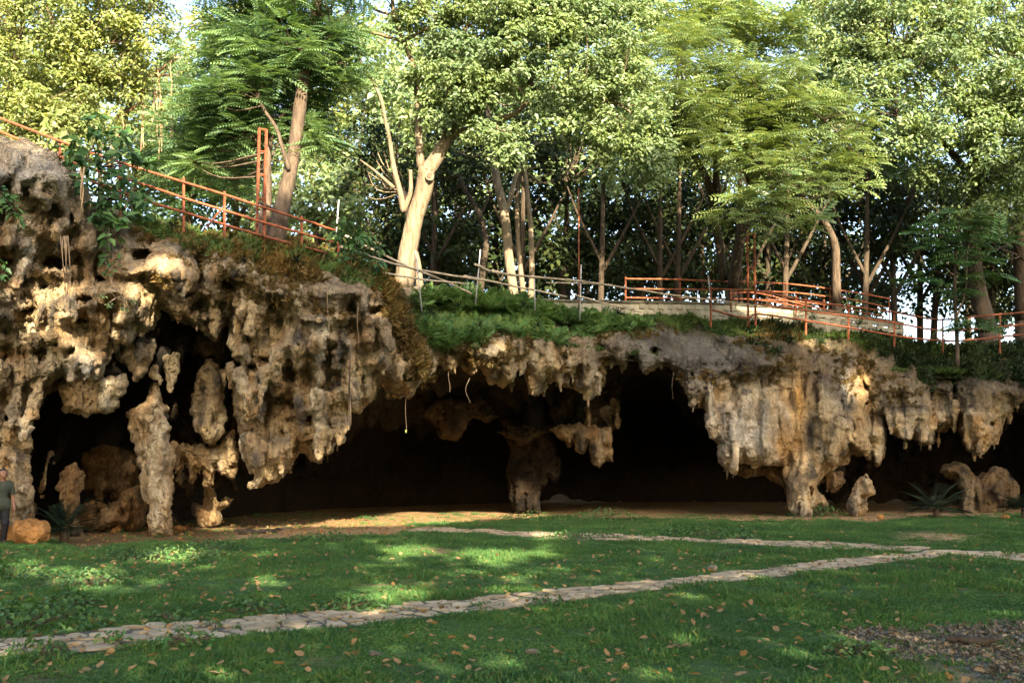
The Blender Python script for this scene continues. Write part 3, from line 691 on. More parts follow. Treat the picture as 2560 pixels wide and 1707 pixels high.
for k, (nm, poly, w, half, tc) in enumerate(PIECES):
    cu0 = np.mean([p[0] for p in poly])
    if nm in ('rock_column', 'rock_stump', 'rock_mound') and w > 2:                  # stands on the floor: its foot gives the distance
        Y = EYE * F_PX / (max(p[1] for p in poly) - HZ - 3)
    else:
        Y = float(DEP(cu0)) + w
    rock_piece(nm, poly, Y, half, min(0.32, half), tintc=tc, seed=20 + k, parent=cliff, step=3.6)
    if nm in ('hanging_rock', 'rock_curtain', 'stalactite', 'rock_wall'):            # the dark stem that ties it to the roof behind
        tp = sorted(poly, key=lambda p: p[1])[:3]; tu_, tv_ = np.mean([p[0] for p in tp]), np.mean([p[1] for p in tp])
        a_ = PT(tu_, tv_ + 6, Y + .05); wd_ = 0.12 if nm == 'stalactite' else 0.34
        P_ = np.array([a_ + [0, 0, -.15], a_ + [0, .35, .35], a_ + [0, 1.0, 1.3], a_ + [0, 1.6, 3.0]]); P_[:, 2] = np.minimum(P_[:, 2], plat_z(a_[0]) - 1.6 + .1 * np.arange(4))
        pp, rr_ = smooth_line(P_, np.array([wd_ * .6, wd_, wd_ * 1.5, wd_ * 2.2]), 5); V_, F_ = tube(pp, rr_, 12)
        V_ = V_ + .10 * np.stack([vnoise(V_ * 2.5, 1), vnoise(V_ * 2.5, 2), vnoise(V_ * 2.5, 3)], -1)
        nobj('rock_neck', V_, F_, M['shaded_rock'], cliff)

# cave: roof, back and floor behind the lip
cs = np.arange(-420, 3000, 9.0)
lv = np.interp(cs, sorted([p[0] for p in LOWER]), [v for _, v in sorted((p[0], p[1]) for p in LOWER)])
ker = np.ones(15) / 15
lv = np.convolve(np.pad(np.minimum(lv, 1130), 7, 'edge'), ker, 'valid')
top_v = np.where((cs > 100) & (cs < 600), np.minimum(lv, 760), np.minimum(lv - 15, 1010))
top_v = np.convolve(np.pad(top_v, 7, 'edge'), ker, 'valid')
Dp = DEP(cs)
zl = PT(cs, top_v, Dp + 0.8)[:, 2]
deep = np.interp(cs, [-400, 100, 500, 800, 1300, 1900, 2600], [4.0, 5.8, 7.5, 15, 19, 15, 7])
rows = []
prof = [(0.03, 0.0), (0.12, 0.02), (0.22, 0.03), (0.32, 0.05), (0.42, 0.06), (0.52, 0.08), (0.62, 0.11), (0.72, 0.16), (0.81, 0.23), (0.88, 0.34), (0.93, 0.48), (0.965, 0.62), (0.985, 0.78), (1.0, 0.92), (1.01, 1.06)]
for a, d in prof:
    Yv = Dp + 1.0 + a * deep
    x = (cs - CX) / F_PX * Yv
    rows.append(np.stack([x, Yv, zl * (1 - d)], -1))
G = np.stack(rows, 1)
def upsample(G, k):
    t = np.linspace(0, G.shape[1] - 1, (G.shape[1] - 1) * k + 1); i = np.minimum(t.astype(int), G.shape[1] - 2); fr = (t - i)[None, :, None]
    return G[:, i] * (1 - fr) + G[:, i + 1] * fr
G = upsample(G, 5); n0, n1 = G.shape[:2]
GV = G.reshape(-1, 3)
ii = np.arange(n0 - 1)[:, None] * n1; jj = np.arange(n1 - 1)[None, :]
GQ = np.stack([ii + jj, ii + jj + 1, ii + n1 + jj + 1, ii + n1 + jj], -1).reshape(-1, 4)
gn = vnormals(GV, GQ)
am = np.clip((np.tile(np.linspace(0, 1, n1), n0)) * 6, 0.25, 1)
dsp = 0.55 * vnoise(GV * 0.5, 70) + 0.35 * np.abs(vnoise(GV * 1.2, 71)) + 0.15 * vnoise(GV * 2.6, 72)
dr = np.maximum(vnoise(GV * np.array([2.2, 2.2, 0.5]), 73) - 0.25, 0)
GV2 = GV + np.array([0, 0, 1.0]) * (am * dsp * 0.8)[:, None] - np.array([0, 0, 1.0]) * (am * dr * 1.2)[:, None]
cw_ = nobj('cave_wall', GV2, GQ, M['shaded_rock'], cliff)
# side closure of the cave beyond the frame
for sx, (x0, y0, x1, y1) in enumerate(((-15.2, 20.5, -13.0, 30.0), (24.5, 36, 27.5, 47))):
    t = np.linspace(0, 1, 24); z = np.linspace(-0.3, 8.2 if sx == 0 else 6.0, 18)
    T, Z = np.meshgrid(t, z, indexing='ij')
    W = np.stack([x0 + (x1 - x0) * T, y0 + (y1 - y0) * T, Z], -1).reshape(-1, 3)
    W += 0.4 * np.stack([vnoise(W * 0.8, 80), vnoise(W * .8, 81), 0 * W[:, 0]], -1)
    i2 = np.arange(23)[:, None] * 18; j2 = np.arange(17)[None, :]
    nobj('cave_wall', W, np.stack([i2 + j2, i2 + j2 + 1, i2 + 19 + j2, i2 + 18 + j2], -1).reshape(-1, 4), M['shaded_rock'], cliff)

# ------------------------------------------------------------------ plateau (the wood's floor above the cave)
pu_ = np.arange(-700, 3300, 40.0); pw = np.array([0.6, 0.9, 1.6, 2.4, 3.5, 5, 7, 10, 14, 19, 25, 33, 45, 70, 120])
PUm, PWm = np.meshgrid(pu_, pw, indexing='ij')
Yp = DEP(PUm) + PWm
Xp = (PUm - CX) / F_PX * DEP(PUm) * (1 + 0.02 * PWm)
Zp = plat_z(Xp) + 0.25 * sstep(1.5, 8, PWm) * sstep(-2, 3, Xp) + 0.0 * PWm
Zp = Zp - 0.35 - 1.1 * sstep(2.6, 0.9, PWm)
Wp = np.stack([Xp, Yp, Zp], -1).reshape(-1, 3)
Wp[:, 2] += 0.08 * vnoise(Wp * 0.6, 90)
k = len(pw); i2 = np.arange(len(pu_) - 1)[:, None] * k; j2 = np.arange(k - 1)[None, :]
m_pl = plain_mat('wood floor', [(0.03, 0.03, 0.012), (0.07, 0.055, 0.025), (0.05, 0.06, 0.02)], 3, 0.95, 0.5)
plateau = tag(nobj('plateau_ground', Wp, np.stack([i2 + j2, i2 + k + j2, i2 + k + j2 + 1, i2 + j2 + 1], -1).reshape(-1, 4), m_pl), 'leafy ground of the wood above the cave', kind='structure')

# ------------------------------------------------------------------ ground, with bare soil where the photograph shows it
DIRT = [(-400, 1352), (120, 1352), (183, 1372), (256, 1356), (366, 1353), (475, 1356), (585, 1352), (695, 1347), (860, 1343), (915, 1340), (991, 1335), (1024, 1326), (1010, 1316), (1068, 1310),
        (1183, 1307), (1259, 1301), (1374, 1295), (1450, 1293), (1565, 1296), (1660, 1298), (1928, 1303), (2196, 1303), (2226, 1297), (2272, 1293), (2560, 1290), (3000, 1290), (3000, 1176.5), (-400, 1176.5)]
GRAVEL = [(2054, 1577), (2157, 1571), (2295, 1577), (2349, 1560), (2480, 1560), (2620, 1565), (2760, 1640), (2560, 1720), (2440, 1700), (2330, 1650), (2219, 1665), (2150, 1640), (2100, 1609)]
gx = np.concatenate([np.linspace(-400, -42, 12), np.arange(-40, 45, 0.27), np.linspace(47, 400, 12)])
gy = np.concatenate([np.linspace(-120, 0, 8), np.arange(2, 16, 0.17), np.arange(16, 62, 0.30), np.linspace(64, 900, 14)])
GX, GY = np.meshgrid(gx, gy, indexing='ij')
gz = np.zeros_like(GX)
P0 = np.stack([GX, np.maximum(GY, 2.0), gz], -1)
gu_, gv2 = PX(P0)
sd_d = poly_sd(DIRT, gu_, gv2); sd_g = poly_sd(GRAVEL, gu_, gv2)
flat = np.stack([GX, GY, gz], -1).reshape(-1, 3)
ns1 = (vnoise(flat * 1.3, 100) * 0.6 + vnoise(flat * 3.5, 101) * 0.4).reshape(GX.shape)
soil = sstep(-5, 3, sd_d + 5 * ns1)
bare = np.zeros_like(GX)
for (u, v, ru, rv, s) in ((1060, 1376, 80, 9, .75), (1250, 1384, 110, 6, .5), (907, 1468, 40, 9, .8), (1035, 1461, 75, 10, .7), (2349, 1342, 130, 13, .85), (1080, 1320, 60, 8, .8), (60, 1690, 150, 40, .6), (180, 1455, 110, 16, .45), (1400, 1305, 200, 5, .4), (2450, 1690, 260, 60, .6), (760, 1650, 40, 18, .4), (1900, 1308, 200, 5, .4)):
    bare = np.maximum(bare, s * np.exp(-(((gu_ - u) / ru) ** 2 + ((gv2 - v) / rv) ** 2) ** 1.5))
bare = np.clip(bare + 0.45 * bare * ns1, 0, 1)
grav = sstep(-14, 8, sd_g + 14 * ns1)
behind = GY < 2.2
soil[behind] = 0; grav[behind] = 0; bare[behind] = 0
onview = (GY > 2) & (gu_ > -300) & (gu_ < 2860)
hz_ = 0.035 * vnoise(flat * 0.35, 102).reshape(GX.shape) + 0.012 * vnoise(flat * 1.7, 103).reshape(GX.shape)
hz_[GY > 40] = 0
flat[:, 2] = hz_.ravel()
def ground_z(x, y):
    p = np.stack([np.atleast_1d(x), np.atleast_1d(y), np.zeros_like(np.atleast_1d(x))], -1)
    return 0.035 * vnoise(p * 0.35, 102) + 0.012 * vnoise(p * 1.7, 103)
k = len(gy); i2 = np.arange(len(gx) - 1)[:, None] * k; j2 = np.arange(k - 1)[None, :]
m_gr, nt, out = new_mat('lawn soil'); L = nt.links
geo = N(nt, 'ShaderNodeNewGeometry')
a1 = N(nt, 'ShaderNodeAttribute', attribute_name='soil'); a2 = N(nt, 'ShaderNodeAttribute', attribute_name='gravel'); a3 = N(nt, 'ShaderNodeAttribute', attribute_name='rubble')
n1 = N(nt, 'ShaderNodeTexNoise', i_Scale=2.2, i_Detail=8, i_Roughness=0.7); n2 = N(nt, 'ShaderNodeTexNoise', i_Scale=22, i_Detail=6, i_Roughness=0.7); n3 = N(nt, 'ShaderNodeTexVoronoi', i_Scale=26)
for n in (n1, n2, n3): L.new(geo.outputs['Position'], n.inputs['Vector'])
rg = ramp(nt, [(0.3, (0.025, 0.05, 0.014)), (0.55, (0.045, 0.08, 0.022)), (0.75, (0.10, 0.085, 0.035))]); L.new(n1.outputs[0], rg.inputs[0])
rs = ramp(nt, [(0.3, (0.17, 0.10, 0.045)), (0.52, (0.36, 0.225, 0.105)), (0.75, (0.46, 0.31, 0.16))]); L.new(n1.outputs[0], rs.inputs[0])
rs2 = ramp(nt, [(0.35, (0.35, 0.32, 0.28)), (0.55, (1, 1, 1)), (0.7, (1.15, 1.12, 1.05))]); L.new(n2.outputs[0], rs2.inputs[0])
soilc = mixc(nt, 1.0, rs.outputs[0], rs2.outputs[0], 'MULTIPLY')
soilc = mixc(nt, a3.outputs['Fac'], soilc, mixc(nt, 1.0, soilc, (0.42, 0.40, 0.36), 'MULTIPLY'))
rv = ramp(nt, [(0.0, (0.30, 0.27, 0.22)), (0.3, (0.16, 0.14, 0.11)), (0.6, (0.06, 0.05, 0.035))]); L.new(n3.outputs['Distance'], rv.inputs[0])
c = mixc(nt, a1.outputs['Fac'], rg.outputs[0], soilc); c = mixc(nt, a2.outputs['Fac'], c, rv.outputs[0])
b = N(nt, 'ShaderNodeBsdfPrincipled', i_Roughness=0.95); b.inputs['Specular IOR Level'].default_value = 0.15; L.new(c, b.inputs['Base Color'])
bp = N(nt, 'ShaderNodeBump', i_Strength=0.8, i_Distance=0.03); L.new(n2.outputs[0], bp.inputs['Height']); L.new(bp.outputs[0], b.inputs['Normal']); L.new(b.outputs[0], out.inputs['Surface'])
ground = nobj('ground', flat, np.stack([i2 + j2, i2 + k + j2, i2 + k + j2 + 1, i2 + j2 + 1], -1).reshape(-1, 4), m_gr)
tag(ground, 'flat grassy ground with bare tan soil at the cave mouth', kind='structure')
attr_f(ground.data, 'soil', np.clip(np.maximum(soil, bare), 0, 1).ravel()); attr_f(ground.data, 'gravel', grav.ravel())
attr_f(ground.data, 'rubble', (sstep(640, 520, gu_ + 60 * ns1) * (GY > 2)).ravel())

# ------------------------------------------------------------------ leaves, crowns and trees
def leaf_geo(P, axis, nor, Ln, Wd, fold=0.15, droop=0.12):
    """one folded leaf (two triangles) per row"""
    P = np.asarray(P, float); n = len(P)
    Ln = np.broadcast_to(np.asarray(Ln, float), (n,))[:, None]; Wd = np.broadcast_to(np.asarray(Wd, float), (n,))[:, None]
    axis = nrm(axis); side = nrm(np.cross(axis, nor)); up = np.cross(side, axis)
    a = P; b = P + 0.45 * Ln * axis + Wd * 0.5 * side + fold * Wd * up; c = P + Ln * axis - droop * Ln * up; d = P + 0.45 * Ln * axis - Wd * 0.5 * side + fold * Wd * up
    V = np.stack([a, b, c, d], 1).reshape(-1, 3)
    k = np.arange(n)[:, None] * 4
    F = np.concatenate([k + np.array([[0, 1, 2]]), k + np.array([[0, 2, 3]])])
    return V, F
def rdir(n):
    return nrm(rng.standard_normal((n, 3)))
UP = np.array([0, 0, 1.0])
def broad_cluster_leaves(Cn, R, per, size, flat=0.6):
    """leaves on the outer half of many little clumps; Cn (n,3), R (n,)"""
    n = len(Cn); C = np.repeat(Cn, per, 0); r = np.repeat(R, per)
    d = rdir(n * per); d[:, 2] *= flat
    rad = r * (0.35 + 0.65 * rng.random(n * per) ** 0.6)
    P = C + d * rad[:, None]
    nor = nrm(0.55 * UP - 0.45 * SUN_DIR + 0.45 * d + 0.55 * rdir(n * per))
    ax = nrm(np.cross(nor, rdir(n * per)) + 0.4 * d - 0.35 * UP)
    s = size * rng.uniform(0.6, 1.25, n * per)
    return leaf_geo(P, ax, nor, s, s * 0.55)
def frond_leaves(Pf, ax, nor, L, pairs=7, leaf=0.34, width=0.12):
    """pinnate fronds: leaflets in pairs along a drooping rachis"""
    n = len(Pf); L = np.broadcast_to(np.asarray(L, float), (n,))
    ax = nrm(ax); side = nrm(np.cross(ax, nor)); up = np.cross(side, ax)
    out = Geo()
    t = np.linspace(0.12, 1.0, pairs)
    Vs, Fs, off = [], [], 0
    for tt in t:
        p = Pf + ax * (L * tt)[:, None] - up * (0.28 * L * tt * tt)[:, None]
        for sg in (-1, 1):
            a = nrm(side * sg + 0.55 * ax - 0.12 * up)
            v, f_ = leaf_geo(p, a, up + 0.15 * sg * side, L * leaf * (0.55 + 0.6 * np.sin(np.pi * min(tt * 0.9 + 0.08, 1))), L * width, 0.05, 0.12)
            Vs.append(v); Fs.append(f_ + off); off += len(v)
    return np.concatenate(Vs), np.concatenate(Fs)
def frond_crown(Cn, R, per, L, pairs=6, flat=0.35, leaf=0.34, width=0.12):
    n = len(Cn); C = np.repeat(Cn, per, 0); r = np.repeat(R, per)
    d = rdir(n * per); d[:, 2] *= flat
    P = C + d * (r * (0.2 + 0.8 * rng.random(n * per)))[:, None]
    ax = nrm(d * np.array([1, 1, 0.3]) + 0.5 * rdir(n * per) * np.array([1, 1, 0.3]) + np.array([0, 0, 0.05]))
    nor = nrm(0.8 * UP - 0.7 * SUN_DIR * np.array([.5, 1, .5]) + 0.35 * rdir(n * per))
    return frond_leaves(P, ax, nor, L * rng.uniform(0.7, 1.25, n * per), pairs, leaf, width)
def crown_spots(ell, dens, rpx=(26, 48)):
    """clump centres from picture-sized ellipses (u, v, ru, rv, Y, dY): dens = clumps per 100x100 px"""
    Cs, Rs = [], []
    for (u, v, ru, rv, Y, dY) in ell:
        n = max(2, int(dens * ru * rv * 3.14 / 1e4))
        a = rng.random(n) * 2 * np.pi; q = np.sqrt(rng.random(n))
        uu, vv = u + ru * q * np.cos(a), v + rv * q * np.sin(a)
        th = dY * np.sqrt(np.maximum(1 - q * q, 0.06))
        yy = Y + th * rng.uniform(-1, 1, n)
        Cs.append(PT(uu, vv, yy)); Rs.append(rng.uniform(*rpx, n) * yy / F_PX)
    return np.concatenate(Cs), np.concatenate(Rs)
def limb_px(pts, sides=9, jit=0.0, per=5, wob=0.03):
    """limb through (u, v, Y, radius in px)"""
    p = np.array([PT(a[0], a[1], a[2]) for a in pts]); r = np.array([a[3] * a[2] / F_PX for a in pts])
    p, r = smooth_line(p, r, per, jit)
    return tube(p, r, sides, True, wob), p, r
def branchlets(g, nodes, Cn, every=1, r0=0.035, r1=0.008, maxd=7.0):
    """a thin bent branch from the wood to each clump"""
    nodes = np.asarray(nodes)
    for k in range(0, len(Cn), every):
        c = Cn[k]; d = np.linalg.norm(nodes - c, axis=1) + np.maximum(nodes[:, 2] - c[2] + 0.3, 0) * 1.5
        j = int(np.argmin(d)); s = nodes[j]
        if np.linalg.norm(s - c) > maxd: continue
        q = (s + c) / 2 + np.array([0, 0, -0.10 * np.linalg.norm(s - c)]) + rng.standard_normal(3) * 0.08 * np.linalg.norm(s - c)
        L = np.linalg.norm(s - c)
        p, r = smooth_line(np.array([s, q, c]), np.array([r0 * (0.5 + 0.16 * L), r0 * 0.6, r1]), 3)
        g.add(*tube(p, r, 4, False))
def tree(name, label, base, limbs, leaves, bark='bark', leafm='broad', group=None, spots=None, every=2, r0=0.035, cat='tree', maxd=7.0):
    """Empty at the foot > trunk, branch wood, crown"""
    root = empty(name, base, label, cat, group)
    g = Geo(); nodes = []
    for li, l in enumerate(limbs):
        p0 = PT(l[0][0], l[0][1], l[0][2])
        (v, f_), p, r = limb_px(l)
        gz0 = float(plat_z(p0[0])) - 0.3
        if gz0 < p0[2] < gz0 + 2.5 and (l[0][3] > 12 or (abs(p0[0] - base[0]) < 1.6 and l[0][3] > 5)) and l[0][1] > 540:      # the foot goes down into the plateau
            g.add(*tube(np.array([[p0[0], p0[1], gz0 - .2], (p0 + [p0[0], p0[1], gz0]) / 2, p0]), [r[0] * 1.35, r[0] * 1.12, r[0]], 9))
        g.add(v, f_); nodes.append(p)
    g.build('trunk', M[bark], root)
    if spots is not None and len(nodes):
        b = Geo(); b.n = 0
        nn = np.concatenate(nodes[1:] if len(nodes) > 2 else [nodes[0][len(nodes[0]) // 2:]] + nodes[1:])
        branchlets(b, nn, spots, every, r0, maxd=maxd)
        if b.n: tag(b.build('branches', M[bark], root), kind='stuff')
    V = []; F = []; o = 0
    for v, f_ in leaves:
        V.append(v); F.append(f_ + o); o += len(v)
    cr = nobj('crown', np.concatenate(V), np.concatenate(F), M[leafm], root, smooth=False)
    return root

# -- 1 the tall straight tree behind the left ladder post
base = PT(690, 606, 26.2)
sp, sr = crown_spots([(570, 190, 120, 90, 27, 1.5), (700, 110, 150, 90, 27, 1.5), (840, 130, 85, 100, 27.5, 1.2), (610, 60, 120, 60, 28, 1.5), (640, 280, 80, 60, 27.5, 1.2), (760, 260, 60, 80, 28, 1),
                      (700, -60, 220, 80, 27, 2), (480, 330, 90, 40, 28, 1.0), (800, 330, 60, 60, 29, 1), (770, 330, 40, 50, 27, .8), (600, 330, 80, 45, 27.5, 1), (530, 250, 70, 60, 27.5, 1), (450, 400, 80, 40, 28, 1), (560, 420, 70, 40, 28.5, 1)], 12, (28, 46))
tree('tall_tree', 'tall straight tree with soft pinnate leaves beside the tall left ladder post', base,
     [[(688, 612, 26.2, 26), (700, 540, 26.2, 22), (716, 470, 26.3, 19), (735, 380, 26.4, 17), (748, 280, 26.5, 17), (762, 180, 26.6, 15), (780, 70, 26.8, 12), (812, -60, 27, 9)],
      [(722, 425, 26.1, 5), (706, 370, 26.0, 5), (690, 320, 26, 4.5), (655, 265, 26.2, 4), (630, 200, 26.6, 3)],
      [(770, 150, 26.6, 6), (720, 90, 27, 5), (640, 70, 27.5, 3)], [(776, 100, 26.7, 6), (830, 60, 27, 4), (880, 90, 27.3, 2.5)], [(660, 560, 26.6, 16), (668, 480, 26.9, 12), (670, 380, 27, 9), (690, 300, 27.2, 5)]],
     [frond_crown(sp, sr, 20, 0.55, 8, 0.7, .30, .09)], 'mid_bark', 'blue', None, sp, 2, maxd=3.6)
# -- 2 the leaning grey tree in the middle
base = PT(1010, 712, 29.4)
sp, sr = crown_spots([(1250, 100, 190, 110, 28.2, 1.6), (1420, 130, 190, 150, 28, 2.0), (1130, 180, 110, 90, 28.2, 1.2), (1555, 250, 100, 130, 28, 1.4), (1620, 390, 50, 90, 28, .8), (1330, 10, 270, 70, 28.5, 2),
                      (1180, 200, 80, 70, 27.8, 1), (1060, 60, 90, 60, 28.5, 1.2), (1230, 330, 70, 35, 28, .8), (1265, 395, 55, 28, 27.6, .5), (1500, 20, 150, 80, 28.5, 1.6), (1200, -70, 300, 60, 28.5, 2), (1110, 280, 60, 40, 28.2, .6)], 17, (24, 42))
lean_root = tree('leaning_tree', 'big leaning tree with pale smooth trunk and sunlit crown, mid wood', base,
     [[(1008, 722, 29.4, 27), (1018, 640, 29.3, 24), (1036, 550, 29.2, 22), (1058, 480, 29.1, 23), (1068, 420, 29, 23)],
      [(1066, 430, 29, 21), (1100, 380, 29, 17), (1128, 320, 28.9, 15), (1140, 250, 28.8, 12), (1136, 200, 28.7, 9), (1150, 120, 28.6, 6), (1180, 30, 28.5, 4)],
      [(1052, 420, 29, 11), (1046, 330, 28.9, 9), (1044, 250, 28.8, 8), (1034, 170, 28.8, 7), (1010, 105, 28.7, 7), (985, 40, 28.6, 6), (978, -60, 28.5, 4)],
      [(1140, 250, 28.8, 9), (1190, 228, 28.6, 8), (1270, 225, 28.4, 7), (1320, 212, 28.3, 5), (1345, 220, 28.3, 3.5)],
      [(1185, 320, 28.8, 10), (1250, 300, 28.5, 7), (1300, 275, 28.3, 6), (1345, 225, 28.2, 5), (1420, 224, 28.1, 4), (1520, 250, 28, 2.5)], [(1120, 345, 28.9, 10), (1150, 330, 28.8, 9), (1188, 318, 28.8, 8)],
      [(1010, 530, 29.2, 9), (1000, 480, 29.1, 7.5), (985, 420, 29, 6.5), (974, 350, 29, 5), (968, 310, 29, 3.5)], [(1010, 525, 29.2, 8), (1026, 480, 29.1, 6), (1026, 425, 29, 4.5)],
      [(985, 470, 29.1, 5), (940, 430, 29.2, 3.5), (900, 400, 29.4, 2)], [(1010, 105, 28.7, 5), (930, 82, 28.8, 4), (860, 80, 29, 2.5)], [(1008, 105, 28.7, 5), (1060, 75, 28.5, 3.5), (1120, 40, 28.3, 2)], [(985, 40, 28.6, 4), (930, 20, 28.6, 3), (880, -30, 28.6, 2)],
      [(968, 330, 29, 4), (950, 240, 29, 5), (905, 160, 29, 3.5), (890, 120, 29, 2)]],
     [broad_cluster_leaves(sp, sr, 96, 0.152)], 'bark', 'broad', None, sp, 6, maxd=2.6)
kc = PT(1074, 441, 28.72); ang = np.linspace(0, 2 * np.pi, 13)[:-1]                   # the healed round cut of a lost limb
for nm_, ri, ro, dy in (('knot', .0, .105, -.02), ('knot_rim', .085, .125, -.05)):
    Vk = np.concatenate([kc + np.stack([ro * np.cos(ang), 0 * ang + .12, ro * np.sin(ang) * 1.15], -1), kc + np.stack([ro * .93 * np.cos(ang), 0 * ang + dy, ro * .93 * np.sin(ang) * 1.15], -1), kc + np.stack([ri * np.cos(ang), 0 * ang + dy + .02, ri * np.sin(ang) * 1.15], -1)])
    a_ = np.arange(12); b_ = (a_ + 1) % 12
    Fk = np.concatenate([np.stack([a_ + 12 * l, b_ + 12 * l, b_ + 12 * l + 12, a_ + 12 * l + 12], 1) for l in (0, 1)])
    nobj(nm_, Vk, Fk, M['bark' if nm_ == 'knot_rim' else 'mid_bark'], lean_root)
# -- 3 feathery layered tree
base = PT(1840, 700, 37.5)
sp, sr = crown_spots([(1750, 220, 150, 90, 33, 1.8), (1900, 215, 130, 100, 33, 1.8), (2030, 300, 150, 80, 33, 1.4), (1860, 350, 140, 70, 32.5, 1.4), (2070, 400, 120, 45, 32.5, 1), (1960, 480, 100, 40, 32, .8), (1880, 535, 90, 22, 31.5, .6),
                      (1690, 300, 60, 70, 33.5, 1), (1700, 110, 120, 60, 34, 1.5), (2100, 460, 60, 25, 32, .5), (1970, 570, 50, 16, 31.5, .4)], 12, (26, 44))
sp2, sr2 = crown_spots([(1915, 420, 60, 90, 31.6, .5), (1975, 555, 60, 22, 31.4, .5), (1840, 500, 50, 20, 31.6, .4)], 6, (20, 34))
tree('feathery_tree', 'feathery tree with layered pale green sprays hanging over the right ladder post', base,
     [[(1830, 720, 37.5, 14), (1850, 600, 36, 14), (1880, 480, 35, 13), (1855, 400, 34, 11), (1800, 330, 33.6, 8), (1750, 270, 33.3, 5)], [(1880, 470, 35, 12), (1900, 400, 34.4, 10), (1935, 320, 33.6, 8), (1990, 260, 33.2, 5)],
      [(1855, 420, 34.4, 9), (1870, 330, 33.6, 7), (1900, 250, 33.2, 5)], [(1790, 560, 36.5, 11), (1770, 460, 35.4, 10), (1730, 380, 34.5, 8), (1690, 330, 34, 5)], [(1810, 700, 37.5, 10), (1795, 590, 36.8, 11), (1785, 520, 36.2, 9), (1790, 420, 35, 7), (1780, 330, 34, 4)],
      [(1990, 260, 33.2, 4), (2060, 300, 32.8, 3), (2120, 360, 32.4, 2)], [(1935, 320, 33.6, 5), (1965, 400, 32.4, 3.5), (1970, 480, 32, 2.5), (1950, 560, 31.6, 2)], [(1965, 400, 32.4, 3), (1940, 500, 31.8, 2), (1900, 560, 31.5, 1.5)]],
     [frond_crown(sp, sr, 15, 0.62, 7, 0.22, 0.30, 0.085), frond_crown(sp2, sr2, 8, 0.75, 7, 0.25, 0.34, 0.12)], 'dark_bark', 'feather', None, np.concatenate([sp, sp2]), 2)
# -- 4 the big dense tree at the right
base = PT(2480, 800, 41)
sp, sr = crown_spots([(2320, 60, 190, 110, 37, 2.5), (2200, 170, 130, 80, 37, 2), (2460, 160, 150, 140, 36.5, 2.5), (2360, 300, 140, 70, 36.5, 2), (2290, 335, 85, 42, 35.5, 1), (2520, 350, 110, 120, 37, 2), (2500, 500, 110, 90, 38, 1.5), (2300, -50, 330, 90, 38, 3),
                      (2620, 200, 100, 300, 37, 3), (2130, 80, 90, 80, 38, 1.5), (2360, 430, 90, 40, 38, 1.2)], 17, (26, 46))
tree('broad_dense_tree', 'huge dense broad leaved tree filling the upper right corner', base,
     [[(2470, 830, 41, 24), (2440, 700, 40.5, 20), (2430, 560, 40, 17), (2440, 420, 39, 14), (2420, 280, 38, 11), (2380, 150, 37.5, 8)], [(2436, 450, 39.3, 10), (2360, 360, 38.3, 8), (2300, 320, 37, 5), (2240, 290, 36.5, 3)],
      [(2430, 330, 38.5, 8), (2500, 230, 37.5, 6), (2540, 150, 37, 4)], [(2420, 280, 38, 8), (2310, 160, 37.5, 6), (2220, 130, 37.2, 3)], [(2560, 800, 42, 22), (2550, 600, 41, 17), (2560, 400, 40, 12), (2600, 200, 38, 7)]],
     [broad_cluster_leaves(sp, sr, 66, 0.20)], 'dark_bark', 'broad', None, sp, 3)
# -- 5 vine-hung trees at the upper left
base = PT(120, 420, 33)
sp, sr = crown_spots([(60, 60, 170, 130, 31.5, 2), (20, 200, 120, 90, 31, 1.5), (250, 90, 150, 90, 32, 2), (340, 60, 110, 75, 32.5, 1.5), (160, 210, 120, 60, 31.5, 1.2), (60, 300, 110, 50, 31, 1), (300, 190, 100, 60, 32.5, 1), (130, -50, 330, 70, 32, 2.5), (210, 300, 80, 40, 31.5, .8)], 17, (24, 42))
tree('vine_hung_tree', 'sunlit yellow green tree hung with creepers at the upper left corner', base,
     [[(110, 430, 33, 14), (150, 330, 33, 11), (175, 220, 32.6, 9), (150, 120, 32, 7), (120, 20, 32, 5)], [(175, 220, 32.6, 7), (230, 120, 32.4, 5), (300, 60, 32.4, 3)], [(40, 430, 32.6, 10), (20, 280, 32, 8), (40, 150, 31.6, 6), (60, 40, 31.5, 4)]],
     [broad_cluster_leaves(sp, sr, 70, 0.165)], 'bark', 'bright', None, sp, 3)
base = PT(420, 470, 34)
sp, sr = crown_spots([(400, 180, 70, 60, 34, 1), (440, 250, 70, 40, 34, 1), (470, 120, 40, 40, 34.5, .8), (380, 290, 80, 40, 33.5, 1), (520, 60, 40, 40, 35, .8)], 7, (22, 38))
root = tree('liana_tree', 'pale twisted tree with bare lianas hanging from its crooked branches', base,
     [[(270, 420, 33.6, 9), (300, 330, 33.5, 8), (345, 215, 33.4, 6.5), (400, 175, 33.4, 5), (450, 140, 33.5, 3)], [(335, 240, 33.4, 6), (345, 140, 33.4, 4.5), (352, 70, 33.5, 3)], [(280, 300, 33.3, 5), (330, 272, 33.2, 4.5), (352, 250, 33.2, 4), (345, 215, 33.2, 3)], [(380, 190, 33.4, 4), (430, 190, 33.5, 3), (480, 210, 33.6, 2)]],
     [broad_cluster_leaves(sp, sr, 40, 0.19)], 'vine', 'bright', None, sp, 3)
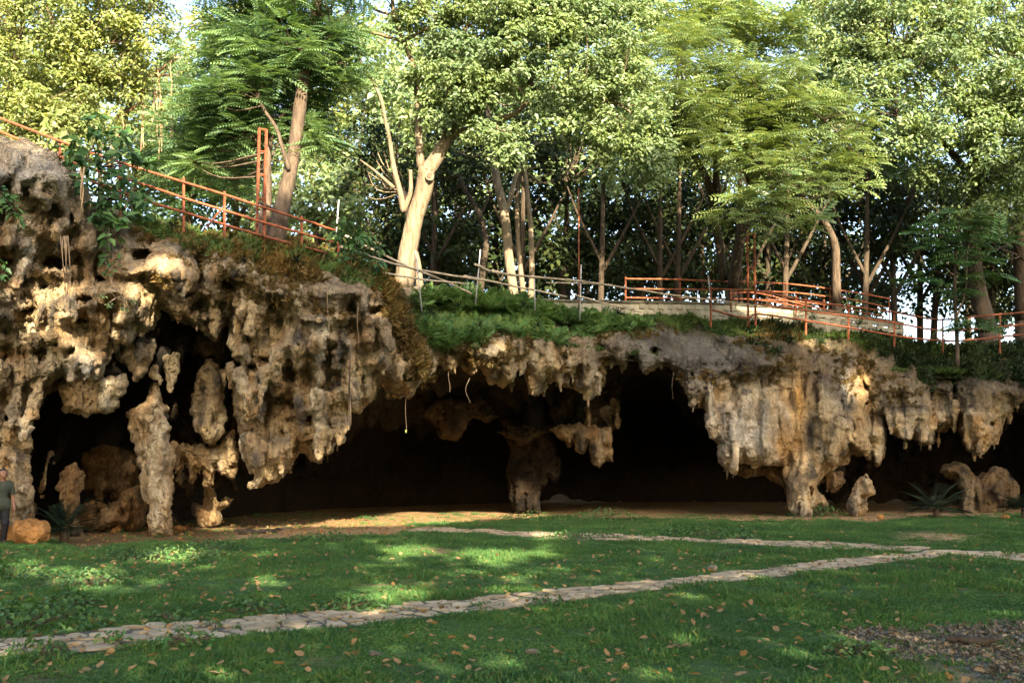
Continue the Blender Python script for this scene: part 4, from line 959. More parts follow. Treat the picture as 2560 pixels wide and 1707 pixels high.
for (u, v0, v1, s) in ((352, 150, 378, 6), (362, 160, 300, -4), (395, 170, 400, 5), (398, 185, 360, -7), (402, 240, 380, 3), (425, 150, 350, 4), (310, 200, 330, -6), (215, 140, 270, 5), (222, 150, 250, -4), (190, 130, 260, 3), (378, 180, 320, 8), (430, 300, 350, 2), (340, 80, 200, 3), (358, 190, 370, 0), (390, 160, 260, 4), (250, 130, 240, 3), (180, 190, 300, -3)):
    t = np.linspace(0, 1, 8)
    p = PT(u + s * np.sin(t * 3.1) + rng.standard_normal(8) * 1.5, v0 + (v1 - v0) * t, 33.0 + 0.2 * np.sin(t * 4 + u))
    v, f_ = tube(p, 0.022, 4, True); nobj('liana', v, f_, M['vine'], root)
# -- 6 slim trunks in the middle and the crooked one at the right
def slim(label, limbs, ell, leafm='deep', bark='bark', dens=6, per=36, size=0.2, name='slim_tree'):
    sp, sr = crown_spots(ell, dens * 2, (24, 44)) if ell else (None, None)
    return tree(name, label, PT(limbs[0][0][0], limbs[0][0][1], limbs[0][0][2]), limbs, [broad_cluster_leaves(sp, sr, per, size)], bark, leafm, None, sp, 3)
slim('slim forked tree with rough sunlit trunk right of the big leaning tree', [[(1287, 752, 33, 12), (1272, 640, 33, 12), (1262, 540, 33, 12), (1240, 440, 33.2, 11), (1232, 360, 33.4, 8), (1215, 250, 33.6, 5)], [(1264, 540, 33, 7), (1290, 440, 33.2, 6), (1305, 380, 33.4, 4)]],
     [(1200, 330, 110, 60, 34, 1.2), (1300, 370, 80, 50, 34.5, 1), (1240, 240, 120, 60, 34.5, 1.5)])
slim('thin pale stem with a low fork between two straight stems', [[(1312, 752, 33.4, 7), (1303, 690, 33.4, 7), (1295, 600, 33.4, 6), (1293, 510, 33.5, 6), (1300, 430, 33.6, 4.5)]], [(1310, 380, 70, 50, 34.5, 1)])
slim('thin pale straight stem standing rightmost of the sunlit stems', [[(1326, 754, 33.2, 9), (1330, 680, 33.2, 7), (1326, 560, 33.2, 6.5), (1312, 430, 33.4, 6), (1308, 380, 33.6, 4)]], [(1360, 400, 90, 60, 34.6, 1)])
slim('short dark leaning stem just right of the big leaning trunk', [[(1198, 745, 32.4, 10), (1208, 660, 32.5, 9), (1215, 600, 32.6, 8), (1195, 530, 32.8, 7), (1160, 470, 33, 6), (1150, 440, 33.2, 4)], [(1198, 540, 32.8, 5), (1230, 480, 33, 3)]], [(1120, 430, 110, 50, 34, 1), (1180, 470, 90, 40, 34.5, 1)], bark='dark_bark')
slim('stout stem standing close behind the big leaning trunk', [[(1050, 722, 31.2, 10), (1044, 660, 31.3, 9), (1030, 600, 31.4, 8), (1010, 480, 31.8, 6)]], [(950, 440, 90, 60, 33, 1), (900, 350, 80, 60, 33, 1.2)])
slim('crooked tree whose bent trunk rises behind the railing right of the ladder post', [[(2092, 760, 38.5, 12), (2090, 680, 38.3, 11), (2088, 620, 38.1, 10.5), (2072, 575, 37.8, 10), (2045, 535, 37.4, 9), (2010, 500, 37, 7), (2000, 440, 36.6, 6)]], [(2010, 420, 80, 40, 36.5, 1)], bark='mid_bark', name='crooked_tree')
# -- 7 the wood behind: ranks of trees, dense below, sky only in gaps
def back_tree(u, Y, leafm, ell, label, bark='dark_bark', lean=0, per=34, size=0.32, dens=11, rad=9, vb=760, fork=True, feather=False):
    sp, sr = crown_spots([(u + a, v, ru, rv, Y + dy, dd) for (a, v, ru, rv, dy, dd) in ell], dens, (30, 60))
    x = (u - CX) / F_PX * Y
    vb = float(PX(np.array([x, Y, plat_z(x) + 0.0]))[1]) + 6
    tv = min(v for (_, v, _, _, _, _) in ell)
    limbs = [[(u, vb, Y, rad), (u + lean * .3, vb - 150, Y, rad * .85), (u + lean * .7, vb - 300, Y, rad * .7), (u + lean, max(tv + 40, vb - 520), Y, rad * .4)]]
    if fork: limbs.append([(u + lean * .3, vb - 170, Y, rad * .6), (u + lean * .3 + 60, vb - 280, Y, rad * .45), (u + lean * .3 + 110, vb - 380, Y, rad * .25)])
    if fork: limbs.append([(u + lean * .4, vb - 200, Y, rad * .55), (u + lean * .4 - 55, vb - 310, Y, rad * .4), (u + lean * .4 - 90, vb - 400, Y, rad * .2)])
    lv_ = [frond_crown(sp, sr, 13, 0.8, 6, 0.3, 0.34, 0.13)] if feather else [broad_cluster_leaves(sp, sr, per, size)]
    return tree('wood_tree', label, PT(u, vb, Y), limbs, lv_, bark, leafm, 'trees of the wood behind', sp, 4)
BT = [(-120, 40, 'bright', [(0, 150, 160, 200, 0, 3), (0, 350, 160, 90, 0, 2)], 0), (120, 44, 'bright', [(0, 330, 140, 90, 0, 2), (20, 180, 120, 90, 0, 2)], 20), (330, 42, 'bright', [(0, 340, 120, 60, 0, 2), (60, 400, 90, 50, 0, 1.5)], 10),
      (470, 38, 'blue', [(0, 400, 120, 70, 0, 2), (40, 320, 90, 50, 0, 1.5), (20, 480, 120, 50, 0, 2)], 0), (590, 40, 'bright', [(-20, 90, 90, 80, 0, 2), (10, 250, 80, 60, 0, 2)], 0),
      (620, 44, 'broad', [(0, 380, 110, 70, 0, 2), (0, 500, 120, 60, 0, 2)], 20), (800, 38, 'broad', [(0, 520, 110, 70, 0, 2), (20, 420, 100, 60, 0, 2)], -20), (860, 46, 'bright', [(0, 300, 110, 80, 0, 2), (0, 420, 100, 60, 0, 2), (0, 580, 120, 60, 0, 2)], 10),
      (960, 42, 'deep', [(0, 560, 110, 80, 0, 2), (0, 640, 110, 60, 0, 2), (20, 430, 90, 60, 0, 2)], 10), (1100, 40, 'deep', [(0, 560, 120, 70, 0, 2), (0, 650, 100, 50, 0, 2), (10, 350, 110, 70, 0, 2)], -20), (1140, 48, 'broad', [(0, 200, 140, 90, 0, 3), (0, 440, 110, 60, 0, 2)], 0),
      (1240, 44, 'deep', [(0, 560, 110, 70, 0, 2), (0, 650, 120, 50, 0, 2), (0, 470, 100, 50, 0, 2)], 0), (1400, 42, 'deep', [(0, 560, 130, 90, 0, 2), (0, 660, 130, 50, 0, 2), (0, 420, 90, 50, 0, 2)], 20), (1480, 48, 'broad', [(0, 380, 110, 50, 0, 3), (0, 480, 130, 60, 0, 2), (30, 640, 120, 60, 0, 2)], -30),
      (1600, 42, 'deep', [(0, 600, 130, 80, 0, 2), (0, 680, 120, 40, 0, 2), (30, 500, 90, 50, 0, 2)], 10), (1680, 46, 'deep', [(0, 470, 110, 60, 0, 3), (0, 400, 100, 50, 0, 2)], 30), (1760, 43, 'deep', [(0, 620, 120, 80, 0, 2), (0, 690, 120, 40, 0, 2), (0, 530, 90, 40, 0, 2)], -10),
      (1650, 40, 'feather', [(0, 60, 120, 70, 0, 2), (120, 30, 140, 60, 0, 2)], 0), (1850, 42, 'feather', [(0, 60, 140, 70, 0, 2), (110, 100, 100, 60, 0, 2)], 0), (2010, 45, 'deep', [(0, 600, 110, 60, 0, 2), (0, 510, 120, 50, 0, 2), (0, 690, 90, 40, 0, 1)], 0),
      (1920, 44, 'deep', [(0, 650, 110, 70, 0, 2), (0, 560, 110, 50, 0, 2)], 0), (2160, 46, 'deep', [(0, 560, 100, 60, 0, 2), (0, 470, 130, 60, 0, 2), (0, 400, 120, 50, 0, 2)], 15), (2080, 50, 'broad', [(0, 40, 130, 90, 0, 3), (0, 200, 110, 60, 0, 2)], 0),
      (2240, 44, 'deep', [(0, 480, 110, 70, 0, 2), (-20, 580, 80, 50, 0, 2)], -15), (2330, 46, 'deep', [(0, 540, 110, 60, 0, 2), (0, 440, 120, 60, 0, 2), (30, 640, 60, 50, 0, 2)], 25), (2480, 44, 'deep', [(0, 640, 110, 70, 0, 2), (0, 730, 110, 50, 0, 2), (0, 540, 110, 60, 0, 2)], 0), (2640, 42, 'deep', [(0, 600, 100, 150, 0, 2), (0, 400, 120, 120, 0, 2)], 0),
      (1000, 44, 'broad', [(-30, 160, 130, 90, 0, 3), (-10, 290, 110, 60, 0, 2)], 0), (1570, 52, 'bright', [(0, 330, 120, 70, 0, 3), (-40, 200, 120, 80, 0, 3)], 0), (250, 52, 'bright', [(0, 300, 180, 90, 0, 3), (40, 180, 160, 80, 0, 3)], 0), (470, 50, 'broad', [(0, 200, 140, 90, 0, 3), (20, 320, 130, 70, 0, 3), (60, 440, 120, 60, 0, 3)], 10),
      (900, 54, 'bright', [(0, 120, 150, 90, 0, 3), (30, 250, 150, 80, 0, 3), (-20, 400, 140, 80, 0, 3)], 0), (1150, 56, 'broad', [(0, 330, 150, 90, 0, 3), (20, 450, 140, 70, 0, 3), (60, 200, 140, 80, 0, 3)], 0), (1420, 55, 'broad', [(0, 320, 150, 80, 0, 3), (0, 440, 150, 70, 0, 3), (60, 540, 130, 60, 0, 3)], 0),
      (1650, 54, 'bright', [(0, 380, 130, 80, 0, 3), (10, 260, 140, 80, 0, 3), (0, 500, 130, 60, 0, 3)], 0), (1870, 54, 'broad', [(0, 420, 140, 80, 0, 3), (0, 520, 130, 60, 0, 3), (0, 300, 130, 70, 0, 3)], 0), (2060, 56, 'broad', [(0, 330, 150, 80, 0, 3), (0, 450, 150, 80, 0, 3), (20, 130, 150, 90, 0, 3)], 0),
      (2420, 54, 'deep', [(0, 640, 90, 70, 0, 2), (0, 720, 100, 50, 0, 2), (40, 420, 150, 90, 0, 3), (0, 540, 130, 60, 0, 3)], 0), (2170, 50, 'deep', [(0, 650, 80, 60, 0, 2), (0, 730, 70, 40, 0, 2), (20, 760, 60, 40, 0, 2)], 0),
      (1080, 38.5, 'broad', [(0, 330, 150, 60, 0, 2), (0, 240, 150, 70, 0, 2), (0, 410, 130, 40, 0, 1.5)], 10), (1300, 39.5, 'broad', [(0, 330, 150, 60, 0, 2), (0, 240, 150, 70, 0, 2), (0, 410, 130, 40, 0, 1.5)], 10), (1500, 38.5, 'broad', [(0, 330, 150, 60, 0, 2), (0, 240, 150, 70, 0, 2), (0, 410, 130, 40, 0, 1.5)], 10), (1690, 40.0, 'broad', [(0, 330, 150, 60, 0, 2), (0, 240, 150, 70, 0, 2), (0, 410, 130, 40, 0, 1.5)], 10), (1960, 39.5, 'broad', [(0, 330, 150, 60, 0, 2), (0, 240, 150, 70, 0, 2), (0, 410, 130, 40, 0, 1.5)], 10), (2160, 41.0, 'broad', [(0, 330, 150, 60, 0, 2), (0, 240, 150, 70, 0, 2), (0, 410, 130, 40, 0, 1.5)], 10),
      (2470, 46, 'deep', [(0, 740, 110, 50, 0, 2), (10, 810, 90, 30, 0, 2), (0, 660, 100, 50, 0, 2)], 0),
      (2300, 47, 'deep', [(0, 660, 70, 50, 0, 2), (20, 740, 60, 40, 0, 2), (-20, 590, 80, 40, 0, 2)], 0),
      (720, 50, 'broad', [(20, 200, 150, 90, 0, 3), (0, 60, 160, 80, 0, 3), (60, 360, 120, 70, 0, 3)], 0)]
BLAB = ['yellow green tree at the far left edge, behind the vine hung crown',
        'yellow green tree standing low behind the grey top left boulder',
        'yellow green tree seen through the bare lianas',
        'soft bluish feathery tree just left of the tall left ladder post',
        'sunlit yellow tree under the patch of open sky',
        'mid green tree peeping out behind the tall straight trunk',
        'mid green bushy tree just right of the tall straight trunk',
        'sunlit yellow green tree between the tall straight trunk and the leaning trunk',
        'dark tree close behind the big leaning trunk',
        'dark tree with low crown between leaning trunk and sunlit slim stems',
        'mid green tree showing above the fork of the leaning tree',
        'dark tree directly behind the three sunlit slim stems',
        'dark tree behind the tall thin rusty pole',
        'mid green tree whose tip shows under the sunlit drooping leaves',
        'dark tree standing behind the left end of the far red railing',
        'dark tree behind the V shaped trunks of the feathery tree',
        'dark tree right behind the right ladder post',
        'feathery pale tree above the sunlit drooping crown',
        'feathery pale tree at the top between feathery and dense tree',
        'dark tree left of the crooked bent trunk',
        'dark tree low behind the middle of the far red railing',
        'dark tree right of the crooked bent trunk',
        'mid green tree high up behind the feathery tree',
        'dark tree left of the open sky gap at the right',
        'dark tree above the dip in the right railing',
        'dark tree behind the young sapling at the right',
        'dark tree cut by the right edge of the picture', "mid green tree filling the gap left of the leaning tree's main limbs", 'sunlit tree between the leaning tree and the feathery tree',
        'yellow green tree filling the gap behind the hanging lianas', 'mid green tree between lianas and tall straight trunk', 'yellow green tree seen between tall straight tree and leaning tree', 'mid green tree far behind the slim sunlit stems', 'mid green tree far behind the thin rusty pole', 'yellow green tree far behind the drooping sunlit leaves', 'mid green tree far behind the right ladder post', 'mid green tree far behind the crooked bent trunk', 'dark tree far behind the sapling at the right', 'dark low tree behind the right end of the block wall', 'middle rank tree close behind the big leaning tree', 'middle rank tree right above the three sunlit slim stems', 'middle rank tree behind the drooping right end of the sunlit crown', 'middle rank tree behind the V shaped dark trunks', 'middle rank tree above the bent crooked trunk', 'middle rank tree between feathery tree and huge corner tree', 'dark low tree behind the sapling trunk near the right edge', 'dark small tree in the open sky gap above the front right railing', 'tall mid green tree behind the crown of the tall straight tree']
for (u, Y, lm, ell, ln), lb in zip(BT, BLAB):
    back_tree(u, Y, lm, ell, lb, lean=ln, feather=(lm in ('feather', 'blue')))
# dark undergrowth behind the wall
sp, sr = crown_spots([(u, 700 + 25 * math.sin(u * .01), 90, 55, 48 + 2 * math.sin(u), 2.5) for u in range(880, 2200, 60)] + [(u, 560 + (u - 500) * .14, 80, 70, 45, 2) for u in range(380, 920, 60)] + [(u, 640 + 20 * math.sin(u * .02), 100, 60, 53, 2) for u in range(900, 2150, 70)]
                     + [(u, 420 + (u + 100) * .2, 90, 50, 44, 1.5) for u in range(-150, 420, 70)], 7, (30, 52))
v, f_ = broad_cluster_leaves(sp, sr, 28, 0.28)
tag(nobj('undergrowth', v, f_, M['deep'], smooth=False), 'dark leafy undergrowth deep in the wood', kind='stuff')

ell = []
for u in range(-200, 2800, 85):
    for v in range(60, 760, 75):
        if (390 < u < 600 and v < 90) or (2230 < u < 2380 and v > 600) or (u > 2380 and v > 800) or (u < 500 and v > 470) or (u < 900 and v > 620): continue
        ell.append((u + 20 * math.sin(v), v + 15 * math.sin(u), 62, 52, 64 + 3 * math.sin(u * v), 2.5))
sp, sr = crown_spots([e for e in ell if e[1] < 470 or e[0] < 850], 6, (34, 60))
v, f_ = broad_cluster_leaves(sp, sr, 24, 0.48)
tag(nobj('far_wood', v, f_, M['broad'], smooth=False), 'sunlit far part of the wood seen through the near crowns', kind='stuff')
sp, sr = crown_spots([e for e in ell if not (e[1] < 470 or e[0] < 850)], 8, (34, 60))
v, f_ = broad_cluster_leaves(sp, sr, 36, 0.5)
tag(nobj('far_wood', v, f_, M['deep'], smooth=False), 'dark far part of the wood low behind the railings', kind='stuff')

# -- 8 unseen trees on the camera's side, crowns shaped to cast the shade and sun patches
SHADE_EDGE = [(-700, 330), (0, 300), (200, 330), (330, 400), (480, 480), (600, 520), (650, 420), (740, 420), (800, 540), (900, 570), (1000, 600), (1100, 625), (1300, 640), (1500, 630), (1700, 640), (1790, 640), (1860, 650), (1960, 690), (2060, 705), (2150, 670), (2230, 600), (2300, 540), (2400, 470), (2560, 420), (3300, 380)]
SUN_ROCK = [(138, 754, 92, 50), (95, 800, 70, 34), (425, 705, 60, 46), (385, 755, 78, 52), (325, 808, 42, 24), (158, 838, 34, 24), (215, 910, 62, 40), (352, 932, 22, 16), (428, 912, 18, 34), (303, 975, 14, 30), (946, 800, 26, 20), (90, 400, 40, 30),
            (60, 1010, 18, 60), (66, 1150, 14, 60), (50, 1330, 40, 30), (585, 800, 24, 30), (1210, 880, 60, 16), (2150, 960, 30, 40), (640, 720, 30, 20), (2080, 790, 60, 25), (1910, 800, 40, 10), (225, 880, 20, 20)]
SUN_LAWN = [(439, 1392, 66, 13), (205, 1450, 80, 13), (110, 1440, 60, 10), (1030, 1377, 62, 9), (1230, 1386, 90, 5), (1330, 1388, 90, 4), (720, 1261, 70, 2.5), (1100, 1277, 90, 3), (1365, 1340, 40, 5), (960, 1495, 70, 9), (880, 1299, 300, 16), (1000, 1480, 60, 6), (1250, 1290, 120, 5), (620, 1318, 120, 8)]
_sx = [p[0] for p in SHADE_EDGE]; _sy = [p[1] for p in SHADE_EDGE]
def is_lit(u, v, on_rock):
    lit = np.zeros(len(u), bool)
    for (a, b, ra, rb) in (SUN_ROCK if on_rock else SUN_LAWN):
        e1, e2 = (20, 18) if on_rock else (22, 0.0016 * (b - HZ) ** 1.6 + 2)
        lit |= ((u - a) / (ra + e1)) ** 2 + ((v - b) / (rb + e2)) ** 2 < 1
    if on_rock: lit |= v < np.interp(u, _sx, _sy) + 14 * np.sin(u * 0.043) + 9 * np.sin(u * 0.11)
    return lit
n = 12000
tu = rng.uniform(-450, 3000, n); tvv = rng.uniform(0, 1, n)
tv_ = np.interp(tu, _sx, _sy); tv_ = tv_ + (1330 - tv_) * tvv
T1 = PT(tu, tv_, DEP(tu)); keep = (T1[:, 2] > 0.05) & ~is_lit(tu, tv_, True)
lipv = np.interp(tu, cs, lv)                                # under the lip the light goes on to the cave floor
Gf = T1 + SUN_DIR * (T1[:, 2] / -SUN_DIR[2])[:, None]; fu_, fv_ = PX(Gf)
keep &= ~((tv_ > lipv - 10) & is_lit(fu_, fv_, False)); T1 = T1[keep]
n = 16000
gx_, gy_ = rng.uniform(-17, 26, n), rng.uniform(0.5, 38, n)
T2 = np.stack([gx_, gy_, np.zeros(n)], -1)
q = T2.copy(); q[:, 1] = np.maximum(q[:, 1], 3); u_, v_ = PX(q)
soft = ((u_ - 850) / 800) ** 2 + ((v_ - 1430) / 75) ** 2 < 0.8 + .5 * np.sin(u_ * .011 + v_ * .05)     # crown thinned here to let dappled light through
T2 = T2[(~is_lit(u_, v_, False)) & (T2[:, 1] < DEP(u_) + 1.5) & (~soft | (rng.random(n) < .56))]
T = np.concatenate([T1, T2])
ydist = rng.uniform(5, 13, len(T))
t = (T[:, 1] + ydist) / SUN_DIR[1]
Cc = T - SUN_DIR * t[:, None]
Cc = Cc[Cc[:, 2] > 2.0]
R = rng.uniform(0.10, 0.22, len(Cc))
tree_x = np.array([-16, -7, 3, 13, 24, 35.0])
own = np.argmin(np.abs(Cc[:, [0]] - tree_x[None, :] + 2.0 * np.sin(Cc[:, [2]] * .5)), 1)
for k, tx in enumerate(tree_x):
    C_ = Cc[own == k]
    if len(C_) == 0: continue
    root = empty('unseen_shade_tree', (tx, -9, 0), 'unseen tree on the near side of the clearing, crown shaped for shade, %s from the left' % ('first', 'second', 'third', 'fourth', 'fifth', 'sixth')[k], 'tree', 'unseen trees shading the clearing')
    g = Geo(); p, r = smooth_line(np.array([(tx, -9, -0.1), (tx + .3, -9.1, 5), (tx - .2, -9, 11), (tx + .4, -9, 18)]), np.array([.42, .34, .25, .1]), 6); g.add(*tube(p, r, 8)); g.build('trunk', M['bark'], root)
    b = Geo(); branchlets(b, p[4:], C_, 40, 0.04, maxd=9)
    if b.n: tag(b.build('branches', M['bark'], root), kind='stuff')
    per = 5
    C4 = np.repeat(C_, per, 0) + rng.standard_normal((len(C_) * per, 3)) * 0.12
    nor = nrm(-SUN_DIR + 0.5 * rdir(len(C4)))
    v, f_ = leaf_geo(C4, nrm(np.cross(nor, rdir(len(C4)))), nor, 0.34, 0.27)
    nobj('crown', v, f_, M['broad'], root, smooth=False)

for lb, x, y, h in (('unseen leafy tree added for shade right of the clearing, nearer', 21, 17, 15), ('unseen leafy tree added for shade right of the clearing, farther', 25, 27, 15), ('unseen leafy tree added for shade left of the clearing', -19, 12, 15)):
    root = empty('unseen_shade_tree', (x, y, 0), lb, 'tree')  # out-of-view trees added to hold back sky light from the sides
    g = Geo(); p, r = smooth_line(np.array([(x, y, -0.1), (x + .3, y, 5), (x - .2, y + .2, 10), (x, y, h)]), np.array([.4, .32, .22, .08]), 6); g.add(*tube(p, r, 8)); g.build('trunk', M['bark'], root)
    n = 420; d = rdir(n) * rng.random(n)[:, None] ** .4 * [3.6, 5.0, 6.0]
    v, f_ = broad_cluster_leaves(np.array([x, y, h * .62]) + d, rng.uniform(.5, .9, n), 26, .34); nobj('crown', v, f_, M['broad'], root, smooth=False)

# ------------------------------------------------------------------ block wall behind the ferns
WALL = [(995, 712, 29.3), (1145, 730, 30.5), (1294, 746, 32.0), (1420, 750, 33.2), (1551, 752, 34.5), (1700, 754, 35.8), (1857, 759, 37.0), (1985, 768, 37.4), (2112, 782, 37.6), (2257, 806, 37.8)]
wp = np.array([PT(*w) for w in WALL]); wtop = np.linspace(wp[0, 2], wp[-1, 2], len(wp))
wl = empty('block_wall', (wp[0, 0], wp[0, 1], 6.4), 'long low concrete block wall with stained coping behind the ferny rim', 'wall')
seg = np.linalg.norm(np.diff(wp[:, :2], axis=0), axis=1); cum = np.concatenate([[0], np.cumsum(seg)])
def wall_at(s):
    return np.array([np.interp(s, cum, wp[:, 0]), np.interp(s, cum, wp[:, 1]), np.interp(s, cum, wp[:, 2])])
BL, BH = 0.42, 0.20
for row in range(4):
    s = -0.21 * (row % 2)
    while s < cum[-1] - 0.1:
        a, b = max(s, 0), min(s + BL, cum[-1])
        if b - a > 0.12:
            p, q = wall_at(a), wall_at(b)
            ax0 = nrm((q - p) * [1, 1, 0]); ax1 = np.array([-ax0[1], ax0[0], 0])
            zt = (p[2] + q[2]) / 2 - 0.10 - row * (BH + 0.004)
            c = (p + q) / 2; c[2] = zt - BH / 2
            c += ax1 * rng.uniform(-0.006, 0.006)
            V, F_ = box_geo(c, (b - a - 0.012, 0.15, BH - 0.010), np.stack([ax0, ax1, UP]), 0.006)
            nobj('block', V, F_, M['block'], wl, smooth=False)
        s += BL
s = 0
while s < cum[-1] - 0.2:
    L_ = rng.uniform(1.1, 1.7); b = min(s + L_, cum[-1]); p, q = wall_at(s), wall_at(b); ax0 = nrm(q - p); ax1 = nrm(np.cross(UP, ax0)); ax2 = np.cross(ax0, ax1)
    V, F_ = box_geo((p + q) / 2 - ax2 * 0.05, (np.linalg.norm(q - p) - 0.006, 0.24, 0.095), np.stack([ax0, ax1, ax2]), 0.015)
    nobj('coping_slab', V + 0.006 * np.stack([vnoise(V * 7, 1), vnoise(V * 7, 2), vnoise(V * 7, 3)], -1), F_, M['coping'], wl, smooth=False)
    s = b

# ------------------------------------------------------------------ railings, posts, poles
def bar_px(name, pts, off, r_m, mat, parent, sides=6, Y=None, per=3, jit=0.004):
    P = np.array([PT(u, v, (DEP(u) + off) if Y is None else Y) for u, v in pts])
    p, r = smooth_line(P, np.full(len(P), r_m), per, jit)
    v, f_ = tube(p, r, sides)
    return nobj(name, v, f_, M[mat], parent)
def post_px(name, u, v0, v1, Y, r_m, mat, parent, u1=None, square=True):
    a, b = PT(u, v0, Y), PT(u if u1 is None else u1, v1, Y)
    if b[2] < plat_z(b[0]) + 1.2: b = b + nrm(b - a) * 0.25
    v, f_ = tube(np.array([a, b]), [r_m, r_m], 4 if square else 6)
    return nobj(name, v, f_, M[mat], parent, smooth=not square)
def railing(label, rails, posts, off, base_u, base_v, rr=0.034, pr=0.034):
    root = empty('railing', PT(base_u, base_v, float(DEP(base_u)) + off), label, 'railing')
    for r in rails: bar_px('rail', r, off, rr, 'rust', root)
    for (u, a, b) in posts: post_px('post', u, a, b, float(DEP(u)) + off + 0.05, pr, 'rust', root)
    return root
rl = railing('rust red three bar railing sloping down the left hump of the cliff',
        [[(-260, 190), (-60, 268), (0, 295), (110, 338), (214, 377), (346, 421), (459, 455), (643, 513), (754, 549), (838, 576)],
         [(-260, 232), (0, 329), (134, 387), (240, 425), (337, 455), (459, 494), (643, 551), (834, 606)], [(200, 443), (290, 476), (373, 505), (455, 530), (643, 586), (815, 632)]],
        [(459, 444, 560), (561, 479, 600), (754, 540, 632), (846, 604, 640), (300, 405, 520), (150, 350, 420), (-100, 252, 330)], 0.9, 459, 560)
bar_px('brace', [(552, 524), (518, 568)], 0.9, 0.03, 'rust', rl, per=2, jit=0)
railing('front rust red railing running along the right rim',
        [[(1777, 722), (1892, 728), (2015, 751), (2121, 766), (2236, 781), (2347, 799), (2450, 790), (2560, 781), (2760, 765)], [(1892, 760), (2015, 777), (2121, 790), (2236, 807), (2347, 826), (2440, 822), (2560, 811), (2760, 795)],
         [(1781, 775), (1866, 795), (1896, 785), (2019, 802), (2125, 819), (2249, 841), (2364, 852), (2460, 846), (2560, 836), (2760, 822)]],
        [(1777, 716, 800), (2015, 744, 820), (2121, 759, 832), (2236, 778, 850), (2357, 796, 866), (2500, 782, 866), (2640, 770, 860)], 0.9, 2015, 820, 0.036, 0.036)
railing('far rust red railing curving on top of the block wall',
        [[(1564, 697), (1700, 699), (1836, 705), (1964, 709), (2074, 722), (2160, 735), (2223, 747)], [(1564, 722), (1700, 723), (1836, 726), (1985, 732), (2074, 742), (2134, 749), (2215, 768)], [(1564, 744), (1700, 746), (1892, 748), (1985, 754), (2070, 763), (2210, 792)]],
        [(1564, 692, 758), (1700, 695, 760), (1836, 701, 764), (1964, 704, 772), (2075, 714, 780), (2223, 742, 806)], 3.7, 1564, 758, 0.032, 0.03)
railing('short inner rust red rail low between the two right railings',
        [[(1826, 735), (1892, 732), (2000, 760), (2120, 785)], [(1826, 748), (1900, 750), (2010, 768)]], [(1828, 722, 764), (1990, 738, 775), (2060, 748, 785)], 2.3, 1828, 764, 0.03, 0.03)
def ladder_post(label, ul, ur, vt, vb, rungs, Y, slant):
    root = empty('ladder_post', PT((ul + ur) / 2, vb, Y), label, 'post')
    for u in (ul, ur):
        v, f_ = tube(np.array([PT(u, vt + (4 if u == ur else 0), Y), PT(u + slant, vb + 14, Y)]), [0.04, 0.04], 4); nobj('upright', v, f_, M['rust'], root, smooth=False)
    for rv_k in rungs:
        t = (rv_k - vt) / (vb - vt)
        v, f_ = tube(np.array([PT(ul + slant * t + 1, rv_k, Y), PT(ur + slant * t - 1, rv_k + 2, Y)]), [0.026, 0.026], 4); nobj('rung', v, f_, M['rust'], root, smooth=False)
    return root
ladder_post('tall rusty twin post like a ladder standing in the left railing', 648, 666, 320, 606, (323, 378, 436, 496, 508), float(DEP(655)) + 1.0, -7)
ladder_post('tall rusty twin post like a ladder standing in the right railing', 1868, 1886, 580, 802, (583, 624, 668, 713, 725), float(DEP(1877)) + 1.0, 3)
def pole(label, pts, off, r=0.032, name='bamboo_pole', mat='bamboo', cat='pole'):
    P = np.array([PT(u, v, DEP(u) + off) for u, v in pts]); p, rr = smooth_line(P, np.linspace(r * 1.05, r * .85, len(P)), 5, 0.006)
    v, f_ = tube(p, rr * (1 + 0.10 * (np.arange(len(p)) % 3 == 0)), 7)
    return tag(nobj(name, v, f_, M[mat]), label, cat)
pole('upper bamboo pole sloping down across the pale leaning trunk', [(862, 588), (940, 628), (1021, 667), (1120, 706), (1180, 735)], 1.0, 0.034)
pole('long bamboo pole ending at the second grey stake', [(851, 616), (938, 645), (1037, 672), (1195, 699)], 0.8, 0.036)
pole('bamboo pole running on below the longest one between stake and wall', [(1160, 690), (1195, 697), (1300, 718), (1417, 742)], 0.9, 0.033)
pole('lowest bamboo rail in front of the leaning trunk', [(946, 680), (1037, 696), (1172, 711)], 0.8, 0.028)
pole('longest bamboo pole reaching right to the rusty front railing', [(1187, 661), (1255, 684), (1452, 703), (1698, 740), (1892, 763)], 0.7, 0.036)
pole('thin bamboo pole just under the longest one near the slim stems', [(1230, 676), (1300, 691), (1460, 702)], 1.0, 0.024)
pole('short bamboo stick left of the thin rusty pole', [(1366, 707), (1450, 708), (1530, 712)], 1.1, 0.024)
pole('low bamboo pole slanting down into the rim grass before the wall', [(1437, 738), (1520, 760), (1603, 780)], 0.6, 0.03)
pole('dark stick leaning against the left ladder post', [(646, 506), (690, 523), (722, 540)], 0.95, 0.03, 'stick', 'dark_bark', 'stick')
def stake(label, u0, v0, u1, v1, off=0.75, r=0.022, mat='steel', name='stake'):
    Y = float(DEP(u0)) + off; a, b = PT(u0, v0, Y), PT(u1, v1, Y)
    v, f_ = tube(np.array([a, b + nrm(b - a) * 0.3]), [r, r], 6); tag(nobj(name, v, f_, M[mat]), label, 'stake')
stake('grey steel stake before the big leaning trunk', 1039, 627, 1052, 752)
stake('pale steel stake where two bamboo poles meet left of the slim stems', 1201, 624, 1191, 735)
stake('thin grey stake beside the rightmost slim stem', 1336, 696, 1337, 752)
stake('grey steel stake at the foot of the tall thin rusty pole', 1453, 662, 1450, 778)
stake('pale stake leaning at the left of the front right railing', 1770, 688, 1776, 735, 1.2)
stake('thin grey stake among leaves left of the upper bamboo pole', 847, 500, 842, 566, 1.2)
